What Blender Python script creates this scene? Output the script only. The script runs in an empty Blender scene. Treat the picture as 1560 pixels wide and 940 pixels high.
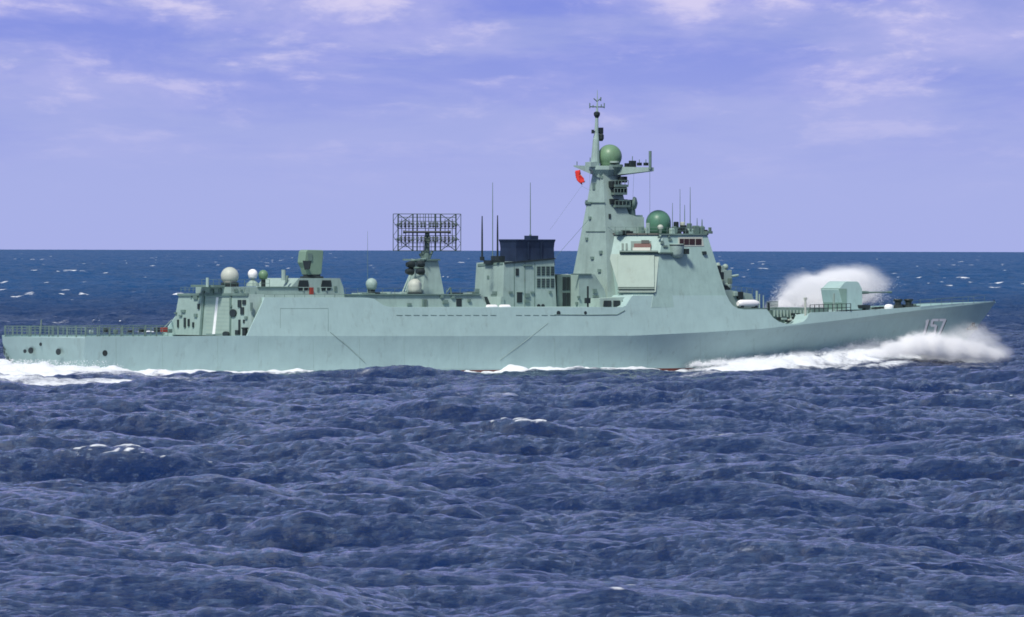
import bpy, math, random
import numpy as np
random.seed(7)

# ------------------------------------------------------------------ camera
sc = bpy.context.scene
COL = sc.collection
F_PX = 12500.0                     # focal length in pixels of a 1560 px wide frame
CAM_H = 15.2
PITCH = -90 / 12500.0
ROLL = math.atan(4 / 1560.0)
cd = bpy.data.cameras.new("camera")
cam = bpy.data.objects.new("camera", cd)
COL.objects.link(cam)
cd.sensor_width = 36.0
cd.lens = 36.0 * F_PX / 1560.0
cd.clip_start = 5.0
cd.clip_end = 300000.0
from mathutils import Matrix, Vector
cam.matrix_world = (Matrix.Translation((0, 0, CAM_H)) @ Matrix.Rotation(math.radians(90) + PITCH, 4, 'X')
                    @ Matrix.Rotation(ROLL, 4, 'Z'))
sc.camera = cam

# ------------------------------------------------------------------ render / exposure
sc.view_settings.view_transform = 'Standard'
sc.view_settings.look = 'None'
sc.view_settings.gamma = 1
sc.view_settings.use_curve_mapping = False
sc.view_settings.exposure = 0.0
sc.render.engine = 'CYCLES'
sc.cycles.filter_width = 1.7
sc.cycles.volume_bounces = 24
sc.cycles.max_bounces = 26
sc.cycles.volume_step_rate = 2.0
sc.cycles.volume_max_steps = 256

# ------------------------------------------------------------------ sky and sun
SUN_EL = math.radians(52)
SUN_AZ = math.radians(204)          # compass angle from +Y clockwise: behind the camera, a little to the left
world = bpy.data.worlds.new("World")
sc.world = world
world.use_nodes = True
nt = world.node_tree
N = nt.nodes; L = nt.links
N.clear()
out = N.new('ShaderNodeOutputWorld')
bg = N.new('ShaderNodeBackground')
bg.inputs['Strength'].default_value = 0.1
sky = N.new('ShaderNodeTexSky')
sky.sky_type = 'NISHITA'
sky.sun_disc = False
sky.sun_elevation = SUN_EL
sky.sun_rotation = SUN_AZ
sky.air_density = 1.0
sky.dust_density = 0.6
sky.ozone_density = 3.0
tc = N.new('ShaderNodeTexCoord')
sep = N.new('ShaderNodeSeparateXYZ')
L.new(tc.outputs['Generated'], sep.inputs[0])


def wmath(op, a, b=None, c=None, clamp=False):
    n = N.new('ShaderNodeMath'); n.operation = op; n.use_clamp = clamp
    for i, v in enumerate((a, b, c)):
        if v is None: continue
        if isinstance(v, (int, float)): n.inputs[i].default_value = v
        else: L.new(v, n.inputs[i])
    return n.outputs[0]


def wmix(fac, a, b):
    n = N.new('ShaderNodeMix'); n.data_type = 'RGBA'
    for sock, v in ((n.inputs[0], fac), (n.inputs[6], a), (n.inputs[7], b)):
        if isinstance(v, tuple): sock.default_value = v + (1,)
        elif isinstance(v, (int, float)): sock.default_value = v
        else: L.new(v, sock)
    return n.outputs[2]


zc = wmath('MAXIMUM', sep.outputs[2], 0.0)
den = wmath('ADD', zc, 0.075)
px_ = wmath('DIVIDE', sep.outputs[0], den)
py_ = wmath('DIVIDE', sep.outputs[1], den)
comb = N.new('ShaderNodeCombineXYZ')
L.new(px_, comb.inputs[0]); L.new(py_, comb.inputs[1])


def wnoise(scale, detail, rough, off, sx=1.0, sy=1.0):
    m = N.new('ShaderNodeMapping'); m.inputs['Location'].default_value = off
    m.inputs['Scale'].default_value = (sx, sy, 1)
    L.new(comb.outputs[0], m.inputs[0])
    n = N.new('ShaderNodeTexNoise'); n.inputs['Scale'].default_value = scale
    n.inputs['Detail'].default_value = detail; n.inputs['Roughness'].default_value = rough
    n.inputs['Distortion'].default_value = 0.25
    L.new(m.outputs[0], n.inputs['Vector'])
    return n.outputs[0]


def wramp(v, lo, hi):
    n = N.new('ShaderNodeMapRange'); n.interpolation_type = 'SMOOTHSTEP'
    L.new(v, n.inputs[0]); n.inputs[1].default_value = lo; n.inputs[2].default_value = hi
    return n.outputs[0]


# clear sky: the Nishita sky, its horizon glow cooled by a thin lavender veil
veil_h = wramp(zc, 0.22, 0.03)
tint = N.new('ShaderNodeMix'); tint.data_type = 'RGBA'; tint.blend_type = 'MULTIPLY'
tint.inputs[0].default_value = 1.0
L.new(sky.outputs[0], tint.inputs[6]); tint.inputs[7].default_value = (0.80, 0.95, 1.12, 1)
low = wramp(zc, 0.050, 0.002)
veil_col = wmix(low, (2.5, 2.95, 7.3), (3.95, 4.4, 8.1))
base = wmix(wmath('MULTIPLY', veil_h, 0.97), tint.outputs[2], veil_col)
# clouds lie on a sheet overhead, so they flatten towards the horizon
n1 = wnoise(2.6, 6, 0.60, (3.1, 1.7, 0), 1.3, 0.38)
n2 = wnoise(7.5, 6, 0.60, (2.3, 4.4, 2.0), 1.3, 0.4)
n3 = wnoise(2.2, 6, 0.6, (6.3, 2.2, 4.0), 1.1, 0.55)
fade = wramp(zc, 0.004, 0.034)
high = wramp(zc, 0.08, 0.30)
c_deep = wmath('MULTIPLY', wramp(n3, 0.42, 0.62), wmath('MULTIPLY', wmath('MULTIPLY', fade, wmath('SUBTRACT', 1.0, high)), 0.6))
base = wmix(c_deep, base, (1.7, 2.35, 7.5))
c1 = wmath('MULTIPLY', wramp(n1, 0.38, 0.66), wmath('MULTIPLY', fade, 0.75))
base = wmix(c1, base, wmix(high, (5.2, 5.1, 8.6), (4.6, 4.8, 5.3)))
c2 = wmath('MULTIPLY', wramp(wmath('MULTIPLY', n2, n1), 0.25, 0.40), wmath('MULTIPLY', fade, 0.75))
base = wmix(c2, base, wmix(high, (7.4, 6.8, 9.0), (7.5, 7.6, 7.8)))
L.new(base, bg.inputs['Color'])
L.new(bg.outputs[0], out.inputs['Surface'])

sd = bpy.data.lights.new("sun", 'SUN')
sd.energy = 4.3
sd.angle = math.radians(10.0)
sd.color = (1.0, 0.95, 0.86)
sun = bpy.data.objects.new("sun", sd)
COL.objects.link(sun)
sv = Vector((math.sin(SUN_AZ) * math.cos(SUN_EL), math.cos(SUN_AZ) * math.cos(SUN_EL), math.sin(SUN_EL)))
sun.rotation_euler = sv.to_track_quat('Z', 'Y').to_euler()
sun.location = (0, 0, 200)

# ------------------------------------------------------------------ placing helpers (ship coordinates: x forward, y port, z up)
SHIP_O = (-58.19, 1018.8, 0.0)
HEAD = math.radians(37)


def ray(px, py):
    X, Y = px - 780.0, py - 470.0
    cr, sr = math.cos(ROLL), math.sin(ROLL)
    u, v = X * cr + Y * sr, -X * sr + Y * cr
    c, s = math.cos(PITCH), math.sin(PITCH)
    x, d, z = u, F_PX, -v
    wy, wz = d * c - z * s, d * s + z * c
    ca, sa = math.cos(HEAD), math.sin(HEAD)
    o = (-SHIP_O[0], -SHIP_O[1], CAM_H)
    return ((o[0] * ca + o[1] * sa, -o[0] * sa + o[1] * ca, o[2]), (x * ca + wy * sa, -x * sa + wy * ca, wz))


def hit(px, py, pl):
    n, d = pl
    o, r = ray(px, py)
    t = (d - sum(n[i] * o[i] for i in range(3))) / sum(n[i] * r[i] for i in range(3))
    return tuple(o[i] + t * r[i] for i in range(3))


def YP(b, s=0.0, z0=4.3): return ((0, 1, -s), -b - s * z0)       # starboard face, half-breadth b, leaning inboard by s
def XP(x0, s=0.0, z0=4.3): return ((1, 0, -s), x0 - s * z0)      # athwartships face
CL = YP(0)


# ------------------------------------------------------------------ mesh helpers
class MB:
    def __init__(self): self.v = []; self.f = []

    def add(self, vs, fs):
        o = len(self.v); self.v += [tuple(p) for p in vs]
        self.f += [tuple(i + o for i in f) for f in fs]
        return self

    def box(self, c, s, rz=0.0):
        cx, cy, cz = c; a, b, h = s[0] / 2, s[1] / 2, s[2] / 2
        co, si = math.cos(rz), math.sin(rz)
        P = []
        for dz in (-h, h):
            for dx, dy in ((-a, -b), (a, -b), (a, b), (-a, b)):
                P.append((cx + dx * co - dy * si, cy + dx * si + dy * co, cz + dz))
        return self.add(P, [(3, 2, 1, 0), (4, 5, 6, 7), (0, 1, 5, 4), (1, 2, 6, 5), (2, 3, 7, 6), (3, 0, 4, 7)])

    def tube(self, p, q, r, r2=None, n=8):
        p = Vector(p); q = Vector(q); d = (q - p).normalized()
        a = d.orthogonal().normalized(); b = d.cross(a)
        r2 = r if r2 is None else r2
        P = []
        for c, rr in ((p, r), (q, r2)):
            for i in range(n):
                t = 2 * math.pi * i / n
                P.append(c + a * (rr * math.cos(t)) + b * (rr * math.sin(t)))
        F = [(i, (i + 1) % n, n + (i + 1) % n, n + i) for i in range(n)]
        F += [tuple(range(n))[::-1], tuple(range(n, 2 * n))]
        return self.add(P, F)

    def lathe(self, c, prof, n=24, axis='Z'):
        P = []
        for r, h in prof:
            for i in range(n):
                t = 2 * math.pi * i / n
                u, v = r * math.cos(t), r * math.sin(t)
                if axis == 'Z': P.append((c[0] + u, c[1] + v, c[2] + h))
                elif axis == 'X': P.append((c[0] + h, c[1] + u, c[2] + v))
                else: P.append((c[0] + u, c[1] + h, c[2] + v))
        F = []
        for k in range(len(prof) - 1):
            for i in range(n):
                j = (i + 1) % n
                F.append((k * n + i, k * n + j, (k + 1) * n + j, (k + 1) * n + i))
        F += [tuple(range(n))[::-1], tuple(range((len(prof) - 1) * n, len(prof) * n))]
        return self.add(P, F)

    def prism(self, outline, b, s=0.0, z0=4.3, b_port=None):
        """outline (pixels) laid on the starboard plane, mirrored to port and closed"""
        S = [hit(x, y, YP(b, s, z0)) for x, y in outline]
        n = len(S)
        P = S + [(p[0], -p[1], p[2]) for p in S]
        F = [tuple(range(n)), tuple(range(n, 2 * n))[::-1]]
        F += [(i, n + i, n + (i + 1) % n, (i + 1) % n) for i in range(n)]
        return self.add(P, F)

    def panel(self, pts, pl, t=0.06, lift=0.0):
        """polygon (pixels) on a plane, given thickness t towards the outside"""
        n = Vector(pl[0]).normalized()
        o, r = ray(*pts[0])
        if n.dot(Vector(r)) > 0: n = -n
        B = [Vector(hit(x, y, pl)) + n * (lift - 0.02) for x, y in pts]
        T = [p + n * (t + 0.02) for p in B]
        k = len(B)
        F = [tuple(range(k)), tuple(range(k, 2 * k))] + [(i, (i + 1) % k, k + (i + 1) % k, k + i) for i in range(k)]
        return self.add(B + T, F)

    def rect(self, x0, y0, x1, y1, pl, t=0.06, lift=0.0):
        return self.panel([(x0, y0), (x1, y0), (x1, y1), (x0, y1)], pl, t, lift)


def build(name, mb, mat, parent=None, smooth=False, bevel=0.0):
    me = bpy.data.meshes.new(name)
    me.from_pydata([tuple(v) for v in mb.v], [], mb.f)
    import bmesh
    bm = bmesh.new(); bm.from_mesh(me)
    bmesh.ops.recalc_face_normals(bm, faces=bm.faces)
    bm.to_mesh(me); bm.free()
    if smooth:
        me.polygons.foreach_set('use_smooth', [True] * len(me.polygons))
        if smooth != 'all':
            me.set_sharp_from_angle(angle=math.radians(35))
    me.materials.append(mat)
    o = bpy.data.objects.new(name, me)
    COL.objects.link(o)
    if parent is not None: o.parent = parent
    if bevel:
        m = o.modifiers.new("bevel", 'BEVEL'); m.width = bevel; m.segments = 2; m.limit_method = 'ANGLE'
    return o


def dome_prof(r, h_base=0.0, r_base=None, k=10, full=0.0):
    """profile: base skirt up to the sphere; full>0 keeps part of the lower sphere"""
    prof = []
    rb = r if r_base is None else r_base
    if h_base: prof.append((rb, 0.0))
    a0 = -full
    for i in range(k + 1):
        a = a0 + (math.pi / 2 - a0) * i / k
        prof.append((max(r * math.cos(a), 0.001), h_base + r * math.sin(a) - r * math.sin(a0)))
    return prof


# ------------------------------------------------------------------ materials
def new_mat(name):
    m = bpy.data.materials.new(name); m.use_nodes = True
    return m, m.node_tree, m.node_tree.nodes['Principled BSDF']


def mnode(t, kind, **kw):
    n = t.nodes.new(kind)
    for k, v in kw.items(): setattr(n, k, v)
    return n


def paint(name, col, rough=0.5, mottle=0.12, streak=0.18, bump=0.25, dirt=(0.10, 0.085, 0.06), boot=False, dirt_amt=0.35):
    m, t, p = new_mat(name)
    g = mnode(t, 'ShaderNodeTexCoord')
    # broad mottling of weathered paint
    n1 = mnode(t, 'ShaderNodeTexNoise'); n1.inputs['Scale'].default_value = 0.35; n1.inputs['Detail'].default_value = 7
    n1.inputs['Roughness'].default_value = 0.65
    t.links.new(g.outputs['Object'], n1.inputs['Vector'])
    # vertical run marks
    mp = mnode(t, 'ShaderNodeMapping'); mp.inputs['Scale'].default_value = (1.6, 1.6, 0.10)
    t.links.new(g.outputs['Object'], mp.inputs[0])
    n2 = mnode(t, 'ShaderNodeTexNoise'); n2.inputs['Scale'].default_value = 1.6; n2.inputs['Detail'].default_value = 5
    t.links.new(mp.outputs[0], n2.inputs['Vector'])

    def mr(src, a, b, c, d):
        r = mnode(t, 'ShaderNodeMapRange'); t.links.new(src, r.inputs[0])
        for i, v in enumerate((a, b, c, d)): r.inputs[i + 1].default_value = v
        return r.outputs[0]

    def mx(fac, a, b, blend='MIX'):
        x = mnode(t, 'ShaderNodeMix', data_type='RGBA', blend_type=blend)
        for sock, v in ((x.inputs[0], fac), (x.inputs[6], a), (x.inputs[7], b)):
            if isinstance(v, tuple): sock.default_value = v + (1,)
            elif isinstance(v, (int, float)): sock.default_value = v
            else: t.links.new(v, sock)
        return x.outputs[2]
    lo = tuple(c * (1 - mottle) for c in col); hi = tuple(min(1, c * (1 + mottle)) for c in col)
    base = mx(mr(n1.outputs[0], 0.3, 0.7, 0, 1), lo, hi)
    base = mx(mr(n2.outputs[0], 0.50, 0.78, 0, streak), base, tuple(c * 0.62 for c in col))
    n3 = mnode(t, 'ShaderNodeTexNoise'); n3.inputs['Scale'].default_value = 0.9; n3.inputs['Detail'].default_value = 9
    n3.inputs['Roughness'].default_value = 0.7
    mp3 = mnode(t, 'ShaderNodeMapping'); mp3.inputs['Scale'].default_value = (1, 1, 0.35); mp3.inputs['Location'].default_value = (5, 3, 9)
    t.links.new(g.outputs['Object'], mp3.inputs[0]); t.links.new(mp3.outputs[0], n3.inputs['Vector'])
    base = mx(mr(n3.outputs[0], 0.57, 0.76, 0, dirt_amt), base, dirt)
    if boot:
        s = mnode(t, 'ShaderNodeSeparateXYZ'); t.links.new(g.outputs['Object'], s.inputs[0])
        base = mx(mr(s.outputs[2], -0.20, -0.25, 0, 1), base, (0.13, 0.02, 0.015))
    t.links.new(base, p.inputs['Base Color'])
    p.inputs['Roughness'].default_value = rough
    p.inputs['Specular IOR Level'].default_value = 0.35
    if bump:
        bn = mnode(t, 'ShaderNodeTexNoise'); bn.inputs['Scale'].default_value = 0.55; bn.inputs['Detail'].default_value = 3
        t.links.new(g.outputs['Object'], bn.inputs['Vector'])
        bp = mnode(t, 'ShaderNodeBump'); bp.inputs['Strength'].default_value = bump; bp.inputs['Distance'].default_value = 0.12
        t.links.new(bn.outputs[0], bp.inputs['Height']); t.links.new(bp.outputs[0], p.inputs['Normal'])
    return m


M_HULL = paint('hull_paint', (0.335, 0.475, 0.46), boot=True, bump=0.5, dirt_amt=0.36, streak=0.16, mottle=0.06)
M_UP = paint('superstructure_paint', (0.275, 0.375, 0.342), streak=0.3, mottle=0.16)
M_MID = paint('bridge_paint', (0.30, 0.435, 0.40), bump=0.4, streak=0.28)
M_STAIN = paint('stained_red', (0.10, 0.035, 0.03), bump=0, mottle=0.5)
M_LIGHT = paint('pale_panel_paint', (0.275, 0.365, 0.32), mottle=0.06, streak=0.10)
M_DET = paint('fitting_paint', (0.12, 0.185, 0.165), mottle=0.3, dirt_amt=0.6, bump=0)
M_DARK = paint('dark_fitting', (0.018, 0.028, 0.030), mottle=0.4, bump=0, dirt_amt=0.2)
M_NAVY = paint('funnel_paint', (0.016, 0.030, 0.065), mottle=0.3, streak=0.4, dirt=(0.01, 0.01, 0.012))
M_GREEN = paint('green_radome', (0.135, 0.24, 0.145), mottle=0.12, streak=0.1, bump=0, rough=0.4)
M_GDEEP = paint('deep_green_radome', (0.08, 0.195, 0.135), mottle=0.12, streak=0.1, bump=0, rough=0.4)
M_CREAM = paint('cream_radome', (0.42, 0.455, 0.40), mottle=0.05, streak=0.08, bump=0)
M_WHITE = paint('white_canister', (0.80, 0.80, 0.80), mottle=0.03, streak=0.12, bump=0)
M_RED = paint('red_fitting', (0.25, 0.04, 0.03), bump=0)
M_LAT = paint('lattice_paint', (0.045, 0.07, 0.065), bump=0)
M_LAUN = paint('launcher_paint', (0.17, 0.265, 0.20))
M_GUN = paint('gun_aft_shade_paint', (0.19, 0.295, 0.25))  # darker green: shade of the overhanging aft face put into the colour
M_GLASS, _t, _p = new_mat('bridge_glass')
_p.inputs['Base Color'].default_value = (0.03, 0.012, 0.012, 1); _p.inputs['Roughness'].default_value = 0.08
M_FLAG, _t, _p = new_mat('flag_cloth')
_n = mnode(_t, 'ShaderNodeTexNoise'); _n.inputs['Scale'].default_value = 3
_r = mnode(_t, 'ShaderNodeValToRGB'); _r.color_ramp.elements[0].color = (0.42, 0.01, 0.012, 1); _r.color_ramp.elements[1].color = (0.62, 0.03, 0.02, 1)
_t.links.new(_n.outputs[0], _r.inputs[0]); _t.links.new(_r.outputs[0], _p.inputs['Base Color']); _p.inputs['Roughness'].default_value = 0.8
M_STAR, _t, _p = new_mat('flag_emblem')
_p.inputs['Base Color'].default_value = (0.8, 0.45, 0.03, 1)

# ------------------------------------------------------------------ hull form
LOA = 154.96
UC = 100.0


def yk(x):
    t = max(0.0, (x - 101.0) / (LOA - 101.0)); return 9.31 * (1 - min(t, 1) ** 1.9)


def ywl(x):
    if x < 30: b = 8.6 + 0.3 * x / 30
    else: b = 8.9
    t = max(0.0, (x - 62.0) / (LOA - 62.0)); return b * (1 - min(t, 1) ** 1.75)


def iter_side(px, py, s=0.0, zf=None):
    x = 80.0
    for _ in range(12):
        z0 = zf(x) if zf else 4.3
        p = hit(px, py, YP(yk(x), s, z0)); x = p[0]
    return p


KN = [iter_side(*q) for q in [(130, 513), (375, 512), (700, 512), (962, 511.5), (1060, 507), (1160, 501), (1260, 490),
                              (1340, 480), (1400, 472.5), (1450, 467.5), (1517, 459.6)]]
KX = [0.0] + [p[0] for p in KN[1:-1]] + [LOA]
KZ = [p[2] for p in KN]


def zk(x): return float(np.interp(x, KX, KZ))


TOPPX = [(376, 511.5), (399, 463), (403, 453), (525, 453), (560, 453.5), (570, 455), (578, 461), (586, 466), (598, 468), (700, 468),
         (948, 468), (954, 465), (962, 452), (965, 450), (1107, 450), (1111, 458), (1116, 465), (1124, 470), (1134, 471.5), (1168, 471),
         (1172, 476), (1178, 484), (1187, 490), (1198, 493.5), (1212, 493.5), (1224, 490), (1230, 484), (1232, 478), (1236, 476),
         (1300, 473.5), (1360, 470), (1400, 467), (1450, 463), (1490, 460.5)]
TP = [iter_side(px, py, 0.2, zk) for px, py in TOPPX]
TX = [0.0] + [p[0] for p in TP] + [LOA]
TZ = [KZ[0] + 0.02] + [p[2] for p in TP] + [KZ[-1] + 0.05]
for i in range(1, len(TX)): TX[i] = max(TX[i], TX[i - 1] + 0.01)


def ztop(x): return max(float(np.interp(x, TX, TZ)), zk(x) + 0.02)


def xstem(z):
    t = max(0.0, min(1.0, z / 8.3)); return 145.5 + (LOA - 145.5) * t ** 0.8 if z >= 0 else 145.5 + z * 0.3


def x_at(X, z, Z):
    """real x of column X at height z; the stem rakes below the deck edge, the transom is undercut"""
    if X > UC:
        top = xstem(Z)
        k = (xstem(z) - UC) / (LOA - UC) if z < Z else 1.0
        return UC + (X - UC) * min(k, 1.0)
    if X < 6 and z < 1.9: return X + (1.9 - z) * 0.72 * (1 - X / 6)
    return X


def yb(X, z):
    Zk = zk(X)
    if z >= Zk: return max(yk(X) - 0.2 * (z - Zk) * min(1, yk(X) / 3), 0.0)
    t = z / Zk
    if t >= 0:
        e = 1.0 + 0.5 * min(1, max(0, (X - 80) / 50))
        return max(ywl(X) + (yk(X) - ywl(X)) * t ** e, 0.0)
    return max(ywl(X) * (1 + z * 0.04), 0.0)


def hullhit(px, py, lift=0.0):
    o, r = ray(px, py)
    o = Vector(o); r = Vector(r)
    def inside(t):
        p = o + r * t
        z = p.z
        X = p.x
        if z < 8.4 and p.x > UC: X = UC + (p.x - UC) / max((xstem(z) - UC) / (LOA - UC), 0.01)
        if X > LOA: return False
        return -p.y < yb(X, z)
    t0, t1 = 0.070, 0.095
    n = 600; prev = t0
    for i in range(n):
        t = t0 + (t1 - t0) * i / n
        if inside(t):
            a, b = prev, t
            for _ in range(20):
                m = (a + b) / 2
                if inside(m): b = m
                else: a = m
            return o + r * (b - lift / r.length)
        prev = t
    return None


ship = bpy.data.objects.new("warship", None)
COL.objects.link(ship)
ship.location = SHIP_O
ship.rotation_euler = (0, 0, HEAD)
ship['label'] = "long grey-green warship numbered 157 under way with spray at its bow"
ship['category'] = "warship"

xs = sorted(set([round(v, 3) for v in list(np.arange(0, LOA, 0.8)) + TX + [0.2, 1, 2, 154.5]]))
xs = [x for x in xs if x <= LOA]
hm = MB()
rows_z = [-2.5, -1.0, -0.3, 0.3]
NR = None
ring_n = 0
for X in xs:
    Zk = zk(X); Zt = ztop(X)
    pts = []
    pts.append((x_at(X, -2.5, Zk), 0.0, -2.5))
    for z in (-2.5, -1.2, -0.5, 0.0):
        pts.append((x_at(X, z, Zk), -yb(X, z), z))
    for f in (0.15, 0.3, 0.45, 0.6, 0.75, 0.88, 1.0):
        z = Zk * f; pts.append((x_at(X, z, Zk), -yb(X, z), z))
    for f in (0.5, 1.0):
        z = Zk + (Zt - Zk) * f; pts.append((X, -yb(X, z), z))
    yt = yb(X, Zt)
    dz = 0.25 if X > 104 else (20.0 if X < TX[3] - 0.005 else 0.0)
    w = min(0.15, yt * 0.5)
    pts.append((X, -(yt - w), Zt - 0.001))
    pts.append((X, -(yt - w), max(Zt - dz, Zk - 0.2) - 0.002))
    pts.append((X, 0.0, max(Zt - dz, Zk - 0.2) + (0.05 if X > 3 and X < 150 else 0)))
    full = pts + [(p[0], -p[1], p[2]) for p in pts[-2:0:-1]]
    ring_n = len(full)
    hm.v += full
for k in range(len(xs) - 1):
    for i in range(ring_n):
        j = (i + 1) % ring_n
        hm.f.append((k * ring_n + i, k * ring_n + j, (k + 1) * ring_n + j, (k + 1) * ring_n + i))
hm.f.append(tuple(range(ring_n))[::-1])
hull = build('hull', hm, M_HULL, ship, smooth=True)
hull.data.set_sharp_from_angle(angle=math.radians(7))


def part(name, mb, mat, parent=ship, **kw):
    return build(name, mb, mat, parent, **kw)


SIDE = YP(9.31, 0.2)


def hull_line(name, pts, r, mat, lift=0.02, n=12):
    mb = MB()
    for (a, b) in zip(pts[:-1], pts[1:]):
        prev = None
        for i in range(n + 1):
            t = i / n
            q = hullhit(a[0] + (b[0] - a[0]) * t, a[1] + (b[1] - a[1]) * t, lift)
            if q is None: prev = None; continue
            if prev is not None: mb.tube(prev, q, r, n=5)
            prev = q
    return part(name, mb, mat)


def hull_disc(name, px, py, r_px, mat, lift=0.03, parent=ship):
    mb = MB(); c = hullhit(px, py, lift)
    P = [c] + [hullhit(px + r_px * 0.85 * math.cos(a), py + r_px * math.sin(a), lift) for a in [i * math.pi / 6 for i in range(12)]]
    Q = [p + Vector((0, 0.3, 0)) for p in P]
    F = [(0, i + 1, (i + 1) % 12 + 1) for i in range(12)] + [(i + 1, (i + 1) % 12 + 1, 13 + (i + 1) % 12 + 1, 13 + i + 1) for i in range(12)]
    mb.add(P + Q, F)
    return part(name, mb, mat, parent)


# openings in the hull side and transom
for px, py, r in [(160, 538, 4.6), (851, 477, 3.6), (892, 476.5, 2.6), (1341, 479, 4.0), (1407, 471, 3.6), (1429, 470, 3.6)]:
    hull_disc('fairlead', px, py, r, M_DARK)
TR = XP(0)
for px, py, r in [(38, 535, 3), (47, 534, 5), (89, 536, 5), (62, 524.5, 2.6)]:
    part('stern_port', MB().panel([(px + r * 0.75 * math.cos(i * math.pi / 5), py + r * math.sin(i * math.pi / 5)) for i in range(10)], TR, 0.04), M_DARK)
# raised frame and shell door outline, seams
hull_line('shell_door_seam', [(427, 500), (427, 470), (500, 470), (500, 505)], 0.022, M_DET, lift=0.0)
hull_line('boat_boom', [(503, 506), (528, 526), (556, 552)], 0.045, M_UP, lift=0.03)
hull_line('boat_boom', [(835, 492), (800, 520), (762, 548)], 0.035, M_UP, lift=0.02)
hull_line('rubbing_strake', [(845, 479.5), (900, 480), (940, 479.5), (952, 473)], 0.06, M_DET)
for i, x in enumerate(range(604, 842, 13)):
    if x in (760, 773): continue
    hull_line('side_vent', [(x, 480.2), (x + 9, 480.4)], 0.04, M_DET, n=2)
# knuckle weld line and a few plate seams, as shallow ridges
for y0 in (533,):
    pass
for x in range(180, 1300, 74):
    jj = random.uniform(-10, 10)
    hull_line('plate_seam', [(x + jj, 515), (x + jj + 1, 563)], 0.018, M_UP, lift=0.0, n=6)

# hull number, strokes of thin plate following the flare
def num_strokes(strokes, w, mat, name, ox=0, oy=0, lift=0.04):
    mb = MB()
    for (x0, y0, x1, y1) in strokes:
        horiz = abs(x1 - x0) > abs(y1 - y0)
        n = 4
        prev = None
        for i in range(n + 1):
            t = i / n; cx, cy = x0 + (x1 - x0) * t + ox, y0 + (y1 - y0) * t + oy
            d = (0, w / 2) if horiz else (w / 2, 0)
            a = hullhit(cx - d[0], cy - d[1], lift); b = hullhit(cx + d[0], cy + d[1], lift)
            if prev and a and b: mb.add([prev[0], prev[1], b, a], [(0, 1, 2, 3)])
            prev = (a, b) if a and b else None
    return part(name, mb, mat)


D1 = [(1414, 487, 1407.5, 509), (1410, 490.5, 1414, 487.5)]
D5 = [(1420.5, 487.5, 1430, 487.5), (1421, 487, 1418.5, 496), (1418, 496, 1426, 496), (1426, 495.5, 1423.5, 509), (1423.5, 508.5, 1415, 508.5)]
D7 = [(1431, 487.5, 1441, 487.5), (1440, 487, 1430.5, 509)]
M_SHADE = paint('number_outline', (0.02, 0.035, 0.04), bump=0)
for D in (D1, D5, D7):
    num_strokes(D, 2.2, M_SHADE, 'hull_number_shade', 1.7, 0.9, 0.05)
    num_strokes(D, 3.8, M_WHITE, 'hull_number', 0, 0, 0.08)

# anchor
am = MB()
ac = hullhit(1481, 501, 0.25)
am.box(ac, (2.2, 0.5, 0.35), 0.3); am.box(ac + Vector((0.1, 0, 0.45)), (0.5, 0.45, 0.8), 0.3)
am.box(ac + Vector((0.0, -0.1, 0.15)), (1.3, 0.55, 0.45), 0.3)
part('anchor', am, M_DARK, bevel=0.08)

# ------------------------------------------------------------------ hangar and aft house
XH = hit(330, 480, CL)[0]
part('hangar', MB().prism([(385, 512), (379, 448.5), (520, 449), (520, 512)], 8.9, 0.24), M_UP)
hg = XP(hit(388, 500, YP(8.9, 0.24))[0])
XHF = XP(hit(385, 512, YP(8.9, .24))[0], (hit(379, 448.5, YP(8.9, .24))[0] - hit(385, 512, YP(8.9, .24))[0]) / 5.4)
hd = part('hangar_door', MB().rect(314, 454, 350, 508.5, XHF, 0.08), M_LIGHT)
part('door_stripe', MB().panel([(330.5, 453), (334, 453), (328.5, 509), (324.5, 509)], XHF, 0.03, 0.09), M_WHITE, hd)
sl = MB()
for y in range(460, 508, 6): sl.rect(314, y, 350, y + 0.5, XHF, 0.02, 0.08)
part('door_ribs', sl, M_UP, hd)
part('door_rail', MB().panel([(309.5, 450), (312.5, 450), (308, 511), (305, 511)], XHF, 0.18), M_DET)
part('door_rail', MB().panel([(351, 450), (353, 450), (352, 511), (350, 511)], XHF, 0.12), M_DET)
part('roof_edge', MB().rect(272, 447, 379, 450.5, XHF, 0.22), M_DET)
for r in [(281, 484, 283.5, 499), (287, 486, 289.2, 497), (271, 487, 272.8, 499), (294, 491, 296, 499), (302, 463, 304.4, 471)]:
    part('hangar_pipe', MB().rect(*r, XHF, 0.15), M_DARK)
for r in [(277, 472, 283, 476), (297, 478, 301, 483), (296, 450.5, 302, 456), (274, 480, 278, 482), (267, 476, 270, 478), (291, 452, 293, 453),
          (352, 465, 354, 467.5), (374, 482, 377.5, 486), (383, 461, 385, 474)]:
    part('wall_box', MB().rect(*r, XHF, 0.2), M_DET)
part('round_hatch', MB().panel([(356 + 5 * math.cos(i * math.pi / 6), 477 + 6 * math.sin(i * math.pi / 6)) for i in range(12)], XHF, 0.18), M_DARK)
part('hose_reel', MB().panel([(347 + 4.5 * math.cos(i * math.pi / 6), 509 + 4 * math.sin(i * math.pi / 6)) for i in range(12)], XHF, 0.4), M_DARK)
for r in [(363, 457, 368, 468), (370, 457, 375, 464), (367, 468, 372, 479), (364, 487, 366.5, 509), (371, 487, 373, 492), (359, 503, 366, 510)]:
    part('ladder_panel', MB().rect(*r, XHF, 0.12), M_DARK)
part('bollard', MB().lathe(hit(373, 511, YP(8.2)), [(0.35, -0.1), (0.35, 0.8), (0.45, 0.85), (0.45, 1.0)], 12), M_DARK)

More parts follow.
